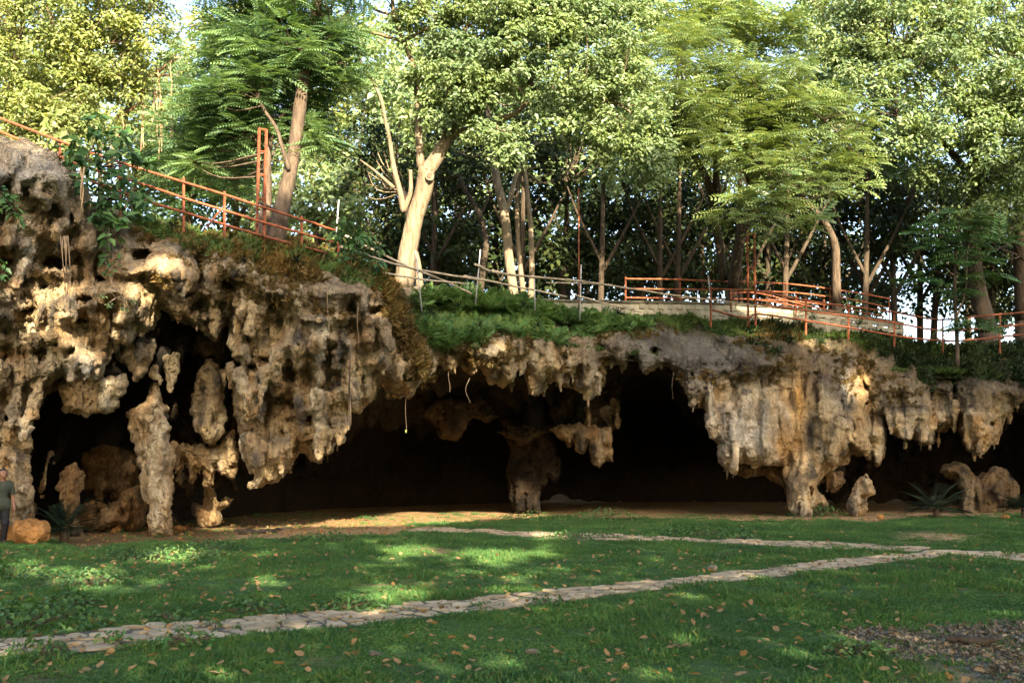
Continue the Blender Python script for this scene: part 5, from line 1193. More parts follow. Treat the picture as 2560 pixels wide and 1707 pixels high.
stake('tall thin rusty pole rising from the ferny rim', 1446, 470, 1448, 775, 1.6, 0.026, 'rust', 'thin_pole')

# ------------------------------------------------------------------ stone paths, stone by stone
def vor_cells(pts, xmax, ymax):
    cells = []
    P = np.asarray(pts)
    for i, p in enumerate(P):
        poly = [(0, 0), (xmax, 0), (xmax, ymax), (0, ymax)]
        poly = [(max(0, p[0] - 1.2), 0), (min(xmax, p[0] + 1.2), 0), (min(xmax, p[0] + 1.2), ymax), (max(0, p[0] - 1.2), ymax)]
        d = np.linalg.norm(P - p, axis=1)
        for j in np.argsort(d)[1:22]:
            q = P[j]; m = (p + q) / 2; n = q - p
            out = []
            for k in range(len(poly)):
                a, b = np.array(poly[k]), np.array(poly[(k + 1) % len(poly)])
                da, db = (a - m) @ n, (b - m) @ n
                if da <= 0: out.append(tuple(a))
                if (da < 0) != (db < 0) and da != db: out.append(tuple(a + (b - a) * da / (da - db)))
            poly = out
            if len(poly) < 3: break
        if len(poly) >= 3: cells.append(poly)
    return cells
def stone_path(label, up, lo, size, seed, limit):
    r = np.random.default_rng(seed)
    uu = np.arange(up[0][0], up[-1][0] + 1, 12.0)
    A = np.array([gpt(u, np.interp(u, *zip(*up))) for u in uu])
    # the lower edge is taken where the perpendicular meets it
    B = np.array([gpt(u, np.interp(u, *zip(*lo))) for u in uu])
    ctr = (A + B) / 2
    for _ in range(8): ctr[1:-1] = (ctr[:-2] + 2 * ctr[1:-1] + ctr[2:]) / 4
    tg = nrm(np.gradient(ctr, axis=0)); nn = np.stack([-tg[:, 1], tg[:, 0], 0 * tg[:, 0]], -1)
    wd = np.abs(((A - B) * nn).sum(1)); 
    for _ in range(10): wd[1:-1] = (wd[:-2] + 2 * wd[1:-1] + wd[2:]) / 4
    sc_ = np.concatenate([[0], np.cumsum(np.linalg.norm(np.diff(ctr, axis=0), axis=1))])
    W = float(np.median(wd)); Lg = sc_[-1]
    def at(s, t):                                         # t across, -1..1 of half width
        c = np.array([np.interp(s, sc_, ctr[:, k]) for k in range(3)]); n = np.array([np.interp(s, sc_, nn[:, k]) for k in range(3)]); w = np.interp(s, sc_, wd)
        p = c + n * (t * w / 2); p[2] = ground_z(p[0], p[1])[0]; return p
    nx, ny = int(Lg / size), max(2, int(round(W / size)))
    seeds = [((i + 0.5 + 0.5 * (j % 2) + r.uniform(-.38, .38)) * size, (j + 0.5 + r.uniform(-.36, .36)) * W / ny) for i in range(nx) for j in range(ny)]
    cells = vor_cells(seeds, Lg, W)
    # bed
    k = len(uu); ss = np.linspace(0, Lg, 160)
    rows = np.array([[at(s, t) + [0, 0, 0.008] for t in (-1.02, -.5, 0, .5, 1.02)] for s in ss])
    i2 = np.arange(159)[:, None] * 5; j2 = np.arange(4)[None, :]
    bed = nobj('stone_path', rows.reshape(-1, 3), np.stack([i2 + j2, i2 + 5 + j2, i2 + 6 + j2, i2 + 1 + j2], -1).reshape(-1, 4)[:, ::-1], M['mortar'])
    tag(bed, label, kind='structure')
    extra = Geo(); extra.n = 0; made = 0
    order = sorted(range(len(cells)), key=lambda c: np.mean([at(p[0], 0)[1] for p in cells[c][:1]]))
    for ci in order:
        c = np.array(cells[ci]); m = c.mean(0)
        edge = min(m[1], W - m[1]) < 0.35 * size
        if edge and r.random() < 0.10: continue
        h = 0.016 + r.uniform(-.010, .016); shr = r.uniform(0.84, 0.97)
        ring = m + (c - m) * shr
        # round the corners: three points per corner
        rr = []
        for q in range(len(ring)):
            a, b, d = ring[q - 1], ring[q], ring[(q + 1) % len(ring)]
            rr += [b + (a - b) * 0.22, b + (a + d - 2 * b) * 0.07, b + (d - b) * 0.22]
        rr = np.array(rr) + r.normal(0, 0.006, (len(rr), 2)); n = len(rr)
        tilt = r.uniform(-.05, .05, 2)
        def ring3(sh, z):
            return np.array([at(p[0], (p[1] / W) * 2 - 1) + [0, 0, z + tilt @ (p - m) + 0.004 * math.sin(p[0] * 31) ] for p in (m + (rr - m) * sh)])
        V = np.concatenate([ring3(1.0, -0.03), ring3(1.0, h * .72), ring3(0.93, h), ring3(0.5, h + r.uniform(-.004, .008)), [at(m[0], m[1] / W * 2 - 1) + [0, 0, h + .004]]])
        F_ = []
        for q in range(n):
            q2 = (q + 1) % n
            for lv in range(3): F_ += [(lv * n + q, lv * n + q2, (lv + 1) * n + q2), (lv * n + q, (lv + 1) * n + q2, (lv + 1) * n + q)]
            F_.append((3 * n + q, 3 * n + q2, 4 * n))
        if made < limit: nobj('stone', V, F_, M['stone'], bed, smooth=False); made += 1
        else: extra.add(V, np.array(F_))
    if extra.n: tag(extra.build('stones', M['stone'], bed, smooth=False), kind='stuff')
    return ctr, wd
PU1 = [(-260, 1612), (0, 1602), (146, 1587), (256, 1578), (366, 1569), (494, 1558), (585, 1554), (695, 1541), (859, 1529), (926, 1521), (1037, 1510), (1106, 1500), (1183, 1498), (1297, 1485), (1428, 1471), (1565, 1456), (1700, 1445), (1752, 1437), (1928, 1420), (2043, 1404), (2196, 1387), (2349, 1374), (2425, 1372), (2483, 1376), (2560, 1381), (2800, 1392)]
PL1 = [(-260, 1660), (0, 1646), (139, 1642), (256, 1635), (366, 1620), (512, 1605), (695, 1587), (860, 1572), (934, 1561), (1106, 1540), (1221, 1529), (1336, 1513), (1489, 1494), (1700, 1467), (1752, 1458), (1928, 1445), (2043, 1431), (2196, 1412), (2387, 1385), (2425, 1391), (2560, 1402), (2800, 1414)]
PU2 = [(1030, 1321), (1183, 1322), (1336, 1331), (1489, 1335), (1700, 1344), (2004, 1351), (2157, 1357), (2320, 1367)]
PL2 = [(1030, 1331), (1183, 1334), (1374, 1345), (1451, 1350), (1700, 1354), (1928, 1364), (2138, 1374), (2320, 1378)]
path1 = stone_path('near winding path of flat pale stones crossing the lawn', PU1, PL1, 0.235, 3, 300)
path2 = stone_path('far straight stone path leading towards the cave mouth', PU2, PL2, 0.30, 4, 150)

# ------------------------------------------------------------------ scattered ground cover: instanced tufts
def src_coll(name, meshes, mat):
    c = bpy.data.collections.new(name)
    for k, (V, F_) in enumerate(meshes):
        me = np_mesh(f'{name}', V, F_, M[mat], smooth=False)
        c.objects.link(bpy.data.objects.new(f'{name}', me))
    return c
def scatter(name, label, P, rot, scl, idx, coll):
    me = bpy.data.meshes.new(name)
    me.vertices.add(len(P)); me.vertices.foreach_set('co', np.asarray(P, np.float32).ravel()); me.update()
    a = me.attributes.new('rot', 'FLOAT_VECTOR', 'POINT'); a.data.foreach_set('vector', np.asarray(rot, np.float32).ravel())
    a = me.attributes.new('scl', 'FLOAT', 'POINT'); a.data.foreach_set('value', np.asarray(scl, np.float32))
    a = me.attributes.new('idx', 'INT', 'POINT'); a.data.foreach_set('value', np.asarray(idx, np.int32))
    o = obj(name, me); tag(o, label, kind='stuff')
    ng = bpy.data.node_groups.new(name, 'GeometryNodeTree')
    ng.interface.new_socket('Geometry', in_out='INPUT', socket_type='NodeSocketGeometry'); ng.interface.new_socket('Geometry', in_out='OUTPUT', socket_type='NodeSocketGeometry')
    gi, go = ng.nodes.new('NodeGroupInput'), ng.nodes.new('NodeGroupOutput')
    mp = ng.nodes.new('GeometryNodeMeshToPoints'); ip = ng.nodes.new('GeometryNodeInstanceOnPoints'); ci = ng.nodes.new('GeometryNodeCollectionInfo')
    ci.inputs['Collection'].default_value = coll; ci.inputs['Separate Children'].default_value = True; ci.inputs['Reset Children'].default_value = True
    def na(n, t):
        x = ng.nodes.new('GeometryNodeInputNamedAttribute'); x.data_type = t; x.inputs['Name'].default_value = n; return x.outputs['Attribute']
    l = ng.links
    l.new(gi.outputs[0], mp.inputs[0]); l.new(mp.outputs[0], ip.inputs['Points']); l.new(ci.outputs[0], ip.inputs['Instance']); ip.inputs['Pick Instance'].default_value = True
    l.new(na('idx', 'INT'), ip.inputs['Instance Index']); l.new(na('rot', 'FLOAT_VECTOR'), ip.inputs['Rotation']); l.new(na('scl', 'FLOAT'), ip.inputs['Scale']); l.new(ip.outputs[0], go.inputs[0])
    md = o.modifiers.new('scatter', 'NODES'); md.node_group = ng
    return o
def blade_tuft(n, h, spread, w, lean=0.5):
    a = rng.random(n) * 2 * np.pi; rr = spread * np.sqrt(rng.random(n))
    P = np.stack([rr * np.cos(a), rr * np.sin(a), np.zeros(n) - 0.01], -1)
    ax = nrm(UP + lean * rdir(n) * [1, 1, .2] + 0.25 * P / max(spread, 1e-3)); nor = nrm(rdir(n) * [1, 1, .3])
    return leaf_geo(P, ax, nor, h * rng.uniform(.5, 1.2, n), w, 0.1, 0.35)
def leaf_tuft(n, h, spread, s):
    a = rng.random(n) * 2 * np.pi; rr = spread * np.sqrt(rng.random(n))
    P = np.stack([rr * np.cos(a), rr * np.sin(a), rng.uniform(0.1, 1, n) * h], -1)
    ax = nrm(rdir(n) * [1, 1, .4] + 0.15 * UP); return leaf_geo(P, ax, nrm(UP + .6 * rdir(n)), s * rng.uniform(.6, 1.2, n), s * .6, 0.15, 0.2)
def merge(*g):
    V, F_, o = [], [], 0
    for v, f_ in g: V.append(v); F_.append(f_ + o); o += len(v)
    return np.concatenate(V), np.concatenate(F_)
tufts = [blade_tuft(26, 0.085, 0.13, 0.010), blade_tuft(22, 0.07, 0.13, 0.012, .8), merge(blade_tuft(14, 0.07, 0.13, .010), leaf_tuft(12, .035, .13, .035)), leaf_tuft(20, .035, .13, .04), blade_tuft(24, 0.12, 0.11, 0.010, .45), merge(blade_tuft(14, .06, .13, .01), leaf_tuft(10, .03, .13, .05))]
tcoll = src_coll('grass_tuft', tufts, 'grass')
fu, fvv = None, None
from_grid = lambda A, x, y: A[np.clip(np.searchsorted(gx, x) - 1, 0, len(gx) - 1), np.clip(np.searchsorted(gy, y) - 1, 0, len(gy) - 1)]
def lawn_points(n, y0, y1):
    y = np.sqrt(rng.uniform(y0 ** 2, y1 ** 2, n)); x = rng.uniform(-1, 1, n) * (0.54 * y + 3.5)
    return x, y
def on_path(x, y, grow=0.0):
    m = np.zeros(len(x), bool)
    for ctr, wd in (path1, path2):
        for k in range(0, len(ctr), 2):
            m |= (x - ctr[k, 0]) ** 2 + (y - ctr[k, 1]) ** 2 < (max(wd[k] / 2 + grow, 0.05)) ** 2
    return m
x, y = lawn_points(105000, 4.5, 37); x_, y_ = lawn_points(26000, 4.5, 13); x, y = np.concatenate([x, x_]), np.concatenate([y, y_])
keep = rng.random(len(x)) < np.clip(1.05 - np.maximum(np.maximum(from_grid(soil, x, y), from_grid(bare, x, y)), 0.92 * from_grid(grav, x, y)) - .35 * (vnoise(np.stack([x, y, 0 * x], -1) * .9, 112) > .42), 0.0, 1)
pth = on_path(x, y, -0.03); keep &= ~pth | (rng.random(len(x)) < 0.07)
x, y = x[keep], y[keep]
nz = vnoise(np.stack([x, y, 0 * x], -1) * 0.8, 110); nz2 = vnoise(np.stack([x, y, 0 * x], -1) * 2.5, 111)
idx = np.where(nz + .5 * nz2 + .25 * rng.standard_normal(len(x)) > 0.15, rng.choice([0, 1, 4, 2], len(x)), rng.choice([2, 3, 5, 3], len(x)))
idx = np.where((y < 12) & (rng.random(len(x)) < .6), rng.choice([3, 5, 2], len(x)), idx)
rot = np.stack([0.12 * rng.standard_normal(len(x)), 0.12 * rng.standard_normal(len(x)), rng.random(len(x)) * 6.28], -1)
scatter('grass', 'short green grass and clover covering the lawn', np.stack([x, y, ground_z(x, y)], -1), rot, rng.uniform(.42, .85, len(x)) * (1 + 0.45 * nz2) * np.clip(.62 + y * .03, .62, 1.05), idx, tcoll)
# gravel
def pebble(s):
    d = rdir(20); V = np.array([[-1, -1, -.5], [1, -1, -.5], [1, 1, -.5], [-1, 1, -.5], [-.7, -.6, .5], [.6, -.7, .45], [.7, .6, .55], [-.6, .7, .4]]) * [1, .75, .6]
    V = V * (1 + .2 * rng.standard_normal(V.shape)) * s
    return V, np.array([[0, 1, 5], [0, 5, 4], [1, 2, 6], [1, 6, 5], [2, 3, 7], [2, 7, 6], [3, 0, 4], [3, 4, 7], [4, 5, 6], [4, 6, 7]])
pcoll = src_coll('pebble', [pebble(.02) for _ in range(6)], 'gravel')
x, y = lawn_points(52000, 5.8, 12)
g_ = from_grid(grav, x, y); keep = rng.random(len(x)) < np.clip(g_ - 0.1 + .25 * vnoise(np.stack([x, y, 0 * x], -1) * 2, 120) * (g_ > .3), 0, 1)
x, y = x[keep], y[keep]; n = len(x)
x2, y2 = lawn_points(9000, 20, 34); k2 = rng.random(len(x2)) < 0.22 * from_grid(soil, x2, y2); x2, y2 = x2[k2], y2[k2]
scatter('gravel', 'grey gravel lying bare in the corner of the lawn', np.stack([x, y, ground_z(x, y) + .008], -1), rng.random((n, 3)) * 6.28, rng.uniform(.5, 1.5, n), rng.integers(0, 6, n), pcoll)
n = len(x2); scatter('rubble', 'small loose stones on the bare soil at the cave mouth', np.stack([x2, y2, ground_z(x2, y2) + .01], -1), rng.random((n, 3)) * 6.28, rng.uniform(.4, 2.2, n), rng.integers(0, 6, n), src_coll('soil_stone', [pebble(.02) for _ in range(4)], 'boulder'))
# fallen leaves: the biggest ones are things, the rest is litter
def dry_leaf(s, kind=0):
    t = np.linspace(0, 1, 6); wv_ = np.sin(np.pi * t ** .8) * .32; curl = rng.uniform(.1, .5)
    V = []
    for k in range(6):
        for sx in (-1, 0, 1):
            V.append([(t[k] - .5), sx * wv_[k], curl * (sx * wv_[k]) ** 2 * 4 + .18 * (t[k] - .5) ** 2 * rng.uniform(.6, 2) + (0.02 * rng.standard_normal() if sx else 0)])
    V = np.array(V) * s; F_ = []
    for k in range(5):
        for c in (0, 1): a = k * 3 + c; F_ += [(a, a + 3, a + 4), (a, a + 4, a + 1)]
    return V, np.array(F_)
dl = [np_mesh('fallen_leaf', *dry_leaf(1.0), M['dead']) for _ in range(8)]
nl = 0; r5 = np.random.default_rng(21)
SPOT = [(270, 1654), (480, 1655), (520, 1645), (880, 1592), (612, 1690), (1015, 1606), (1030, 1598), (1130, 1604), (1160, 1600), (1180, 1606), (1320, 1585), (1340, 1590), (1380, 1592), (1470, 1597), (1500, 1600), (1690, 1635), (1640, 1690), (2180, 1660), (2350, 1430), (2010, 1497), (1540, 1700), (820, 1640), (2450, 1690), (2230, 1470), (1200, 1470), (1800, 1540), (1900, 1612), (1690, 1655), (560, 1700), (1560, 1685)]
while nl < 150:
    if nl < len(SPOT): u, v = SPOT[nl]
    else: u, v = r5.uniform(0, 2560), 1707 - 330 * r5.random() ** 1.7
    p = gpt(u, v); nl += 1
    o = obj('fallen_leaf', dl[r5.integers(8)]); p[2] = ground_z(p[0], p[1])[0] + r5.uniform(.03, .065)
    o.location = p; o.rotation_euler = (r5.uniform(-.5, .5), r5.uniform(-.4, .4), r5.uniform(0, 6.28)); s = r5.uniform(.05, .115); o.scale = (s, s, s)
    tag(o, 'curled brown dry leaf lying on the grass', 'leaf', 'dry leaves fallen on the grass')
dcoll = src_coll('dry_leaf', [dry_leaf(.10) for _ in range(6)], 'dead')
x, y = lawn_points(11000, 6, 32); kk = (rng.random(len(x)) < np.clip(.25 + .5 * (vnoise(np.stack([x, y, 0 * x], -1) * .5, 130) > 0) + .5 * (x < -3), 0, 1) * np.where(y > 20, .3, 1)); x, y = x[kk], y[kk]; n = len(x)
scatter('leaf_litter', 'small brown leaf litter strewn over lawn and path', np.stack([x, y, ground_z(x, y) + rng.uniform(.015, .05, n)], -1), np.stack([.4 * rng.standard_normal(n), .4 * rng.standard_normal(n), rng.random(n) * 6.28], -1), rng.uniform(.4, 1.1, n), rng.integers(0, 6, n), dcoll)

# ------------------------------------------------------------------ plants on the rim and the rock face
def face_pick(mask, n, r=rng):
    I = np.flatnonzero(mask)
    return r.choice(I, min(n, len(I)), replace=False) if len(I) else I
cu_, cvv, cw2, cb, cN, cP = CL['u'], CL['v'], CL['w'], CL['bel'], CL['N'], CL['V']
# grass hanging and standing along the rim
rt = [blade_tuft(24, 0.20, 0.10, 0.011, .9), blade_tuft(20, 0.14, 0.12, 0.012, 1.1), merge(blade_tuft(14, .16, .1, .010, .9), leaf_tuft(10, .10, .12, .05))]
rcoll = src_coll('rim_tuft', rt, 'rim_grass')
lush = 0.8 * sstep(1480, 1620, cu_) + 0.4 * sstep(300, 420, cu_) * sstep(980, 900, cu_)
m = (cb > -8) & (cb < 20 + 24 * vnoise(cP * 1.2, 140) + 20 * (cu_ < 1000)) & ((cN[:, 1] < 0.3) | (cN[:, 2] > .3)) & (cu_ > 300) & (rng.random(len(cu_)) < lush)
I = face_pick(m, 5000)
rot = np.stack([-0.5 + 0.5 * rng.standard_normal(len(I)), 0.4 * rng.standard_normal(len(I)), rng.normal(0, .6, len(I))], -1) * np.array([-1, 1, 1])
scatter('rim_grass', 'green grass fringe growing along the cliff rim', cP[I], rot, rng.uniform(.6, 1.3, len(I)), rng.integers(0, 3, len(I)), rcoll)
xr = np.linspace(-6, 17, 5200) + rng.uniform(-.3, .3, 5200); w_ = rng.uniform(0.7, 3.2, 5200); ur = 1280 + xr / 29 * F_PX
yr = np.interp(xr, (_DU - CX) / F_PX * _DD, _DD) + w_
scatter('rim_grass', 'green grass on the bank between rim and block wall', np.stack([xr, yr, plat_z(xr) - 0.30 - .9 * sstep(2.6, .9, w_) + .02], -1), np.stack([.3 * rng.standard_normal(5200), .3 * rng.standard_normal(5200), 6.28 * rng.random(5200)], -1), rng.uniform(.6, 1.25, 5200), rng.integers(0, 3, 5200), rcoll)
dcl = src_coll('dry_tuft', [blade_tuft(30, 0.22, 0.10, 0.008, .9), blade_tuft(26, 0.30, 0.09, 0.008, .7)], 'dry_grass')
m = ((cb < 75) & (cu_ > 640) & (cu_ < 800) | ((cu_ > 930) & (cu_ < 1075) & (cb < 190) & (cb > -5) & (np.abs(cu_ - 940 - cb * .75) < 42)) | ((cu_ > 430) & (cu_ < 1000) & (cb < 40) & (rng.random(len(cu_)) < .3)) | ((cu_ > 1900) & (cu_ < 2000) & (cb < 30))) & (cN[:, 1] < .4)
I = face_pick(m, 1100)
scatter('dry_grass', 'rusty dry grass hanging over the rim of the left rock mass', cP[I], np.stack([1.3 + .5 * rng.standard_normal(len(I)), .4 * rng.standard_normal(len(I)), .5 * rng.standard_normal(len(I))], -1), rng.uniform(.6, 1.2, len(I)), rng.integers(0, 2, len(I)), dcl)
# thin rootlets and dead stems over the upper face
m = (cb > 20) & (cb < 150) & (cN[:, 1] < 0) & (cu_ > 330) & (cu_ < 2300) & (vnoise(cP * 1.1, 150) > 0.0)
I = face_pick(m, 1700)
scatter('rootlets', 'dry rootlets and dead stems matted on the upper rock face', cP[I], np.stack([1.5 + .7 * rng.standard_normal(len(I)), .6 * rng.standard_normal(len(I)), .6 * rng.standard_normal(len(I))], -1), rng.uniform(.3, .8, len(I)), rng.integers(0, 2, len(I)), dcl)
cr_ = src_coll('creeper_tuft', [leaf_tuft(26, .10, .22, .11), merge(leaf_tuft(16, .08, .2, .10), blade_tuft(14, .35, .12, .012, .8))], 'deep')
m = (cN[:, 1] < .3) & (((cu_ > 2150) & (cb < 24 + 42 * sstep(2180, 2330, cu_) + 34 * vnoise(cP * 1.3, 170))) | ((np.abs(cu_ - 1960) < 90) & (cb < 70) & (vnoise(cP * 1.3, 171) > .1)))
I = face_pick(m, 900)
scatter('creepers', 'dark creepers hanging over the shaded right end of the cliff', cP[I] + cN[I] * .03, np.stack([1.3 + .5 * rng.standard_normal(len(I)), .4 * rng.standard_normal(len(I)), .6 * rng.standard_normal(len(I))], -1), rng.uniform(.7, 1.4, len(I)), rng.integers(0, 2, len(I)), cr_)
# ferns on the bank
fr = []
for k in range(4):
    a = rng.random(7) * 6.28
    fr.append(frond_leaves(np.zeros((7, 3)) + .01 * rng.standard_normal((7, 3)), np.stack([np.cos(a), np.sin(a), rng.uniform(.3, 1.0, 7)], -1), nrm(UP + .2 * rdir(7)), 0.30 * rng.uniform(.7, 1.2, 7), 8, .36, .13))
fcoll = src_coll('fern_tuft', fr, 'fern')
FP = [(1035, 745), (1060, 733), (1140, 728), (1190, 732), (1290, 748), (1400, 772), (1480, 790), (1570, 800), (1640, 812), (1600, 820), (1500, 828), (1430, 832), (1393, 850), (1360, 822), (1300, 836), (1240, 822), (1200, 846), (1150, 846), (1110, 862), (1075, 850), (1062, 800)]
ins = poly_sd(FP, cu_, cvv) + 12 * vnoise(cP * 1.6, 160)
I = face_pick((ins > -4) & (cN[:, 1] < .5) & (cw2 < 2.6) & (vnoise(cP * 1.5, 161) > -.25), 2000)
tilt_ = rng.uniform(.3, 1.1, len(I))
scatter('ferns', 'lush green ferns covering the bank below the block wall', cP[I] + cN[I] * .05, np.stack([tilt_, .3 * rng.standard_normal(len(I)), .6 * rng.standard_normal(len(I))], -1), rng.uniform(.5, 1.25, len(I)), rng.integers(0, 4, len(I)), fcoll)
n = 330; uu = rng.uniform(1040, 1600, n); ww = rng.uniform(1.0, 2.6, n); yy = DEP(uu) + ww; xx = (uu - CX) / F_PX * yy
zz = PT(uu, np.interp(uu, [1040, 1140, 1290, 1400, 1600], [738, 730, 750, 775, 806]) + rng.uniform(0, 30, n), yy)[:, 2]
scatter('ferns', 'green ferns rising in front of the block wall', np.stack([xx, yy, zz], -1), np.stack([.5 * rng.standard_normal(n) + .3, .4 * rng.standard_normal(n), 6.28 * rng.random(n)], -1), rng.uniform(.6, 1.4, n), rng.integers(0, 4, n), fcoll)

# -- single plants
def shrub(name, label, clumps, size, mat, stems=None, per=16, cat='shrub', w=None):
    """clumps: (u, v, rpx, distance behind the cliff line)"""
    C_ = np.array([PT(a, b, float(DEP(a)) + d) for a, b, r, d in clumps]); R_ = np.array([r * float(DEP(a)) / F_PX for a, b, r, d in clumps])
    root = empty(name, C_.mean(0), label, cat)
    v, f_ = broad_cluster_leaves(C_, R_, per, size, .8); nobj('foliage', v, f_, M[mat], root, smooth=False)
    g = Geo()
    st = np.array(stems if stems is not None else [C_[-1]])
    if stems is not None: st = np.array([PT(a, b, float(DEP(a)) + d) for a, b, d in stems])
    for c in C_:
        s = st[np.argmin(np.linalg.norm(st - c, axis=1))]
        if np.linalg.norm(s - c) < .05: s = s + [0, 0.1, -.3]
        p, r = smooth_line(np.array([s, (s + c) / 2 + .08 * rng.standard_normal(3), c]), np.array([.018, .013, .006]), 4); g.add(*tube(p, r, 5))
    tag(g.build('stems', M['mid_bark'], root), kind='stuff')
    return root
r7 = np.random.default_rng(31)
cl = [(u + r7.normal(0, 8), v + r7.normal(0, 8), r7.uniform(16, 26), r7.uniform(-.7, .3)) for u, v in ((200, 350), (240, 330), (280, 350), (310, 380), (345, 395), (250, 380), (190, 400), (170, 385), (230, 420), (280, 430), (320, 440), (260, 470), (240, 500), (290, 500), (340, 480), (365, 500), (270, 540), (240, 545), (300, 560), (260, 590), (285, 640), (225, 300), (300, 330), (370, 400), (355, 530), (215, 450))]
shrub('broad_leaf_shrub', 'big dark green broad leaved shrub hanging over the rim beside the top left boulder', cl, .29, 'dark_leaf', [(270, 500, .3), (250, 420, .2), (280, 600, .2)], 19)
cl = [(u + r7.normal(0, 6), v + r7.normal(0, 6), r7.uniform(14, 22), r7.uniform(-.5, .3)) for u, v in ((850, 590), (880, 575), (920, 590), (950, 610), (870, 620), (900, 640), (930, 650), (880, 660), (860, 560), (890, 680), (905, 600), (845, 640), (868, 712))]
shrub('broad_leaf_shrub', 'leafy green shrub spilling over the rim left of the leaning trunk', cl, .23, 'dark_leaf', [(875, 640, .3), (890, 610, .2)], 17)
shrub('broad_leaf_shrub', 'dark leaf spray hanging in front of the top left boulder', [(18, 500, 20, -1.6), (35, 525, 18, -1.6), (50, 545, 14, -1.6), (8, 480, 16, -1.6), (-10, 510, 20, -1.5)], .20, 'dark_leaf', [(-20, 470, -1.3)], 9)
shrub('broad_leaf_shrub', 'few dark leaves entering at the left edge below the boulder', [(0, 690, 16, -1.6), (8, 665, 12, -1.6), (-8, 720, 16, -1.5)], .22, 'dark_leaf', [(-20, 690, -1.3)], 8)
shrub('small_rock_plant', 'small light green plant growing on the sunlit rock patch', [(270, 760, 10, -1.4), (310, 770, 9, -1.5), (330, 750, 8, -1.5), (255, 740, 7, -1.4)], .09, 'broad', [(290, 745, -1.0)], 14, 'plant')
shrub('small_rock_plant', 'small green tuft on the rock face under the big shrub', [(270, 680, 12, -.9), (285, 660, 12, -.8), (260, 655, 10, -.8)], .12, 'dark_leaf', [(275, 640, -.6)], 12, 'plant')
shrub('pale_leaf_shrub', 'pale yellow large leaved plant glowing behind the upper left rail', [(110, 320, 20, 2.2), (140, 345, 22, 2.2), (170, 330, 18, 2.3), (125, 290, 18, 2.3), (150, 370, 18, 2.2), (180, 365, 14, 2.2), (120, 365, 14, 2.2)], .28, 'bright', [(145, 400, 2.2)], 14)
shrub('broad_leaf_shrub', 'dark climbing plant on the right railing over the wall', [(2150, 745, 12, 2.0), (2155, 775, 13, 1.9), (2150, 800, 11, 1.9), (2030, 790, 10, 1.8), (2015, 765, 8, 1.9)], .16, 'dark_leaf', [(2150, 810, 2.0)], 12)
shrub('hanging_sprig', 'single green sprig of leaves high on the feathery tree trunk side', [(1755, 440, 14, 0.2)], .20, 'broad', [(1770, 450, .6)], 14, 'sprig')
def spiky(label, u, v, off, r_px, mat='spiky', n=26, name='spiky_plant', droop=.5, wide=.075, up_=0.55, cat='plant', P=None, parent_leafs=True):
    Y = (float(DEP(u)) + off) if P is None else P[1]; c = PT(u, v, Y) if P is None else np.asarray(P, float); L_ = r_px * Y / F_PX
    root = empty(name, c, label, cat)
    base_me = None
    for k in range(n):
        a = k * 2.4 + rng.uniform(-.2, .2); el = rng.uniform(-.05, 1.1) if up_ < 1 else rng.uniform(.2, 1.3)
        d = np.array([math.cos(a) * math.cos(el), math.sin(a) * math.cos(el), math.sin(el)]); t = np.linspace(0, 1, 6); l = L_ * rng.uniform(.75, 1.1)
        p = d * (l * t)[:, None] - UP * (droop * l * (t ** 2) * math.cos(el))[:, None]
        sd = nrm(np.cross(d, UP)); w = wide * l * np.array([.6, 1, .95, .8, .5, .03])
        V = np.concatenate([p + sd * w[:, None] * .5, p - sd * w[:, None] * .5 + UP * 0.0, p - UP * (.22 * w)[:, None]])
        F_ = []
        for q in range(5): F_ += [(q, q + 1, 13 + q), (q, 13 + q, 12 + q), (12 + q, 13 + q, 7 + q), (12 + q, 7 + q, 6 + q)]
        nobj('leaf', c + V, np.array(F_), M[mat], root)
    return root
for lb, u, v, o, r in (('dark spiky bromeliad on the dry grassy rim right of the left ladder post', 742, 655, -.9, 42), ('dark spiky plant just under the left ladder post', 612, 655, -.9, 34), ('dark spiky plant on the rim under the left railing', 432, 565, -.3, 40), ('dark spiky plant at the left edge of the ferns', 1078, 782, .2, 30), ('dark spiky bromeliad in the upper middle of the ferns', 1146, 766, .4, 34),
                     ('dark spiky plant low among the ferns', 1199, 815, -.1, 32), ('dark spiky plant below the middle of the fern bank', 1345, 815, -.1, 34), ('dark spiky plant at the lower right end of the ferns', 1420, 800, .2, 32), ('dark spiky plant sticking up before the block wall', 1545, 785, .6, 36), ('dark spiky tuft in the fern bank beside the thin rusty pole', 1308, 765, .7, 26), ('dark spiky tuft at the right end of the rim ferns', 1575, 815, .1, 26)):
    spiky(lb, u, v, o, r)
def palm(label, P, L_, n, mat, leafw=.05):
    root = empty('palm', P, label, 'palm')
    g = Geo(); p, r = smooth_line(np.array([P, P + [0.02, 0, .15], P + [0, 0.02, .34]]), np.array([.10, .11, .07]), 4); g.add(*tube(p, r, 8)); g.build('trunk', M['dark_bark'], root)
    for k in range(n):
        a = k * 2.4; el = rng.uniform(.0, 1.15)
        d = np.array([[math.cos(a) * math.cos(el), math.sin(a) * math.cos(el), math.sin(el)]])
        v, f_ = frond_leaves(np.array([P + [0, 0, .32]]), d, nrm(UP[None] + .2 * rdir(1)), L_ * rng.uniform(.8, 1.1), 18, .22, leafw)
        nobj('frond', v, f_, M[mat], root, smooth=False)
    return root
gp_ = gpt(158, 1356); gp_[2] = 0; palm('dark low palm beside the orange boulder in the cave shadow', gp_, 0.78, 40, 'palm', .014)
gp_ = gpt(2340, 1293); palm('dark palm before the right hand cave mouth', gp_, 1.15, 40, 'spiky', .014)
gp_ = gpt(2560, 1296); palm('dark palm half cut by the right edge at the cave foot', gp_, .9, 22, 'palm', .014)
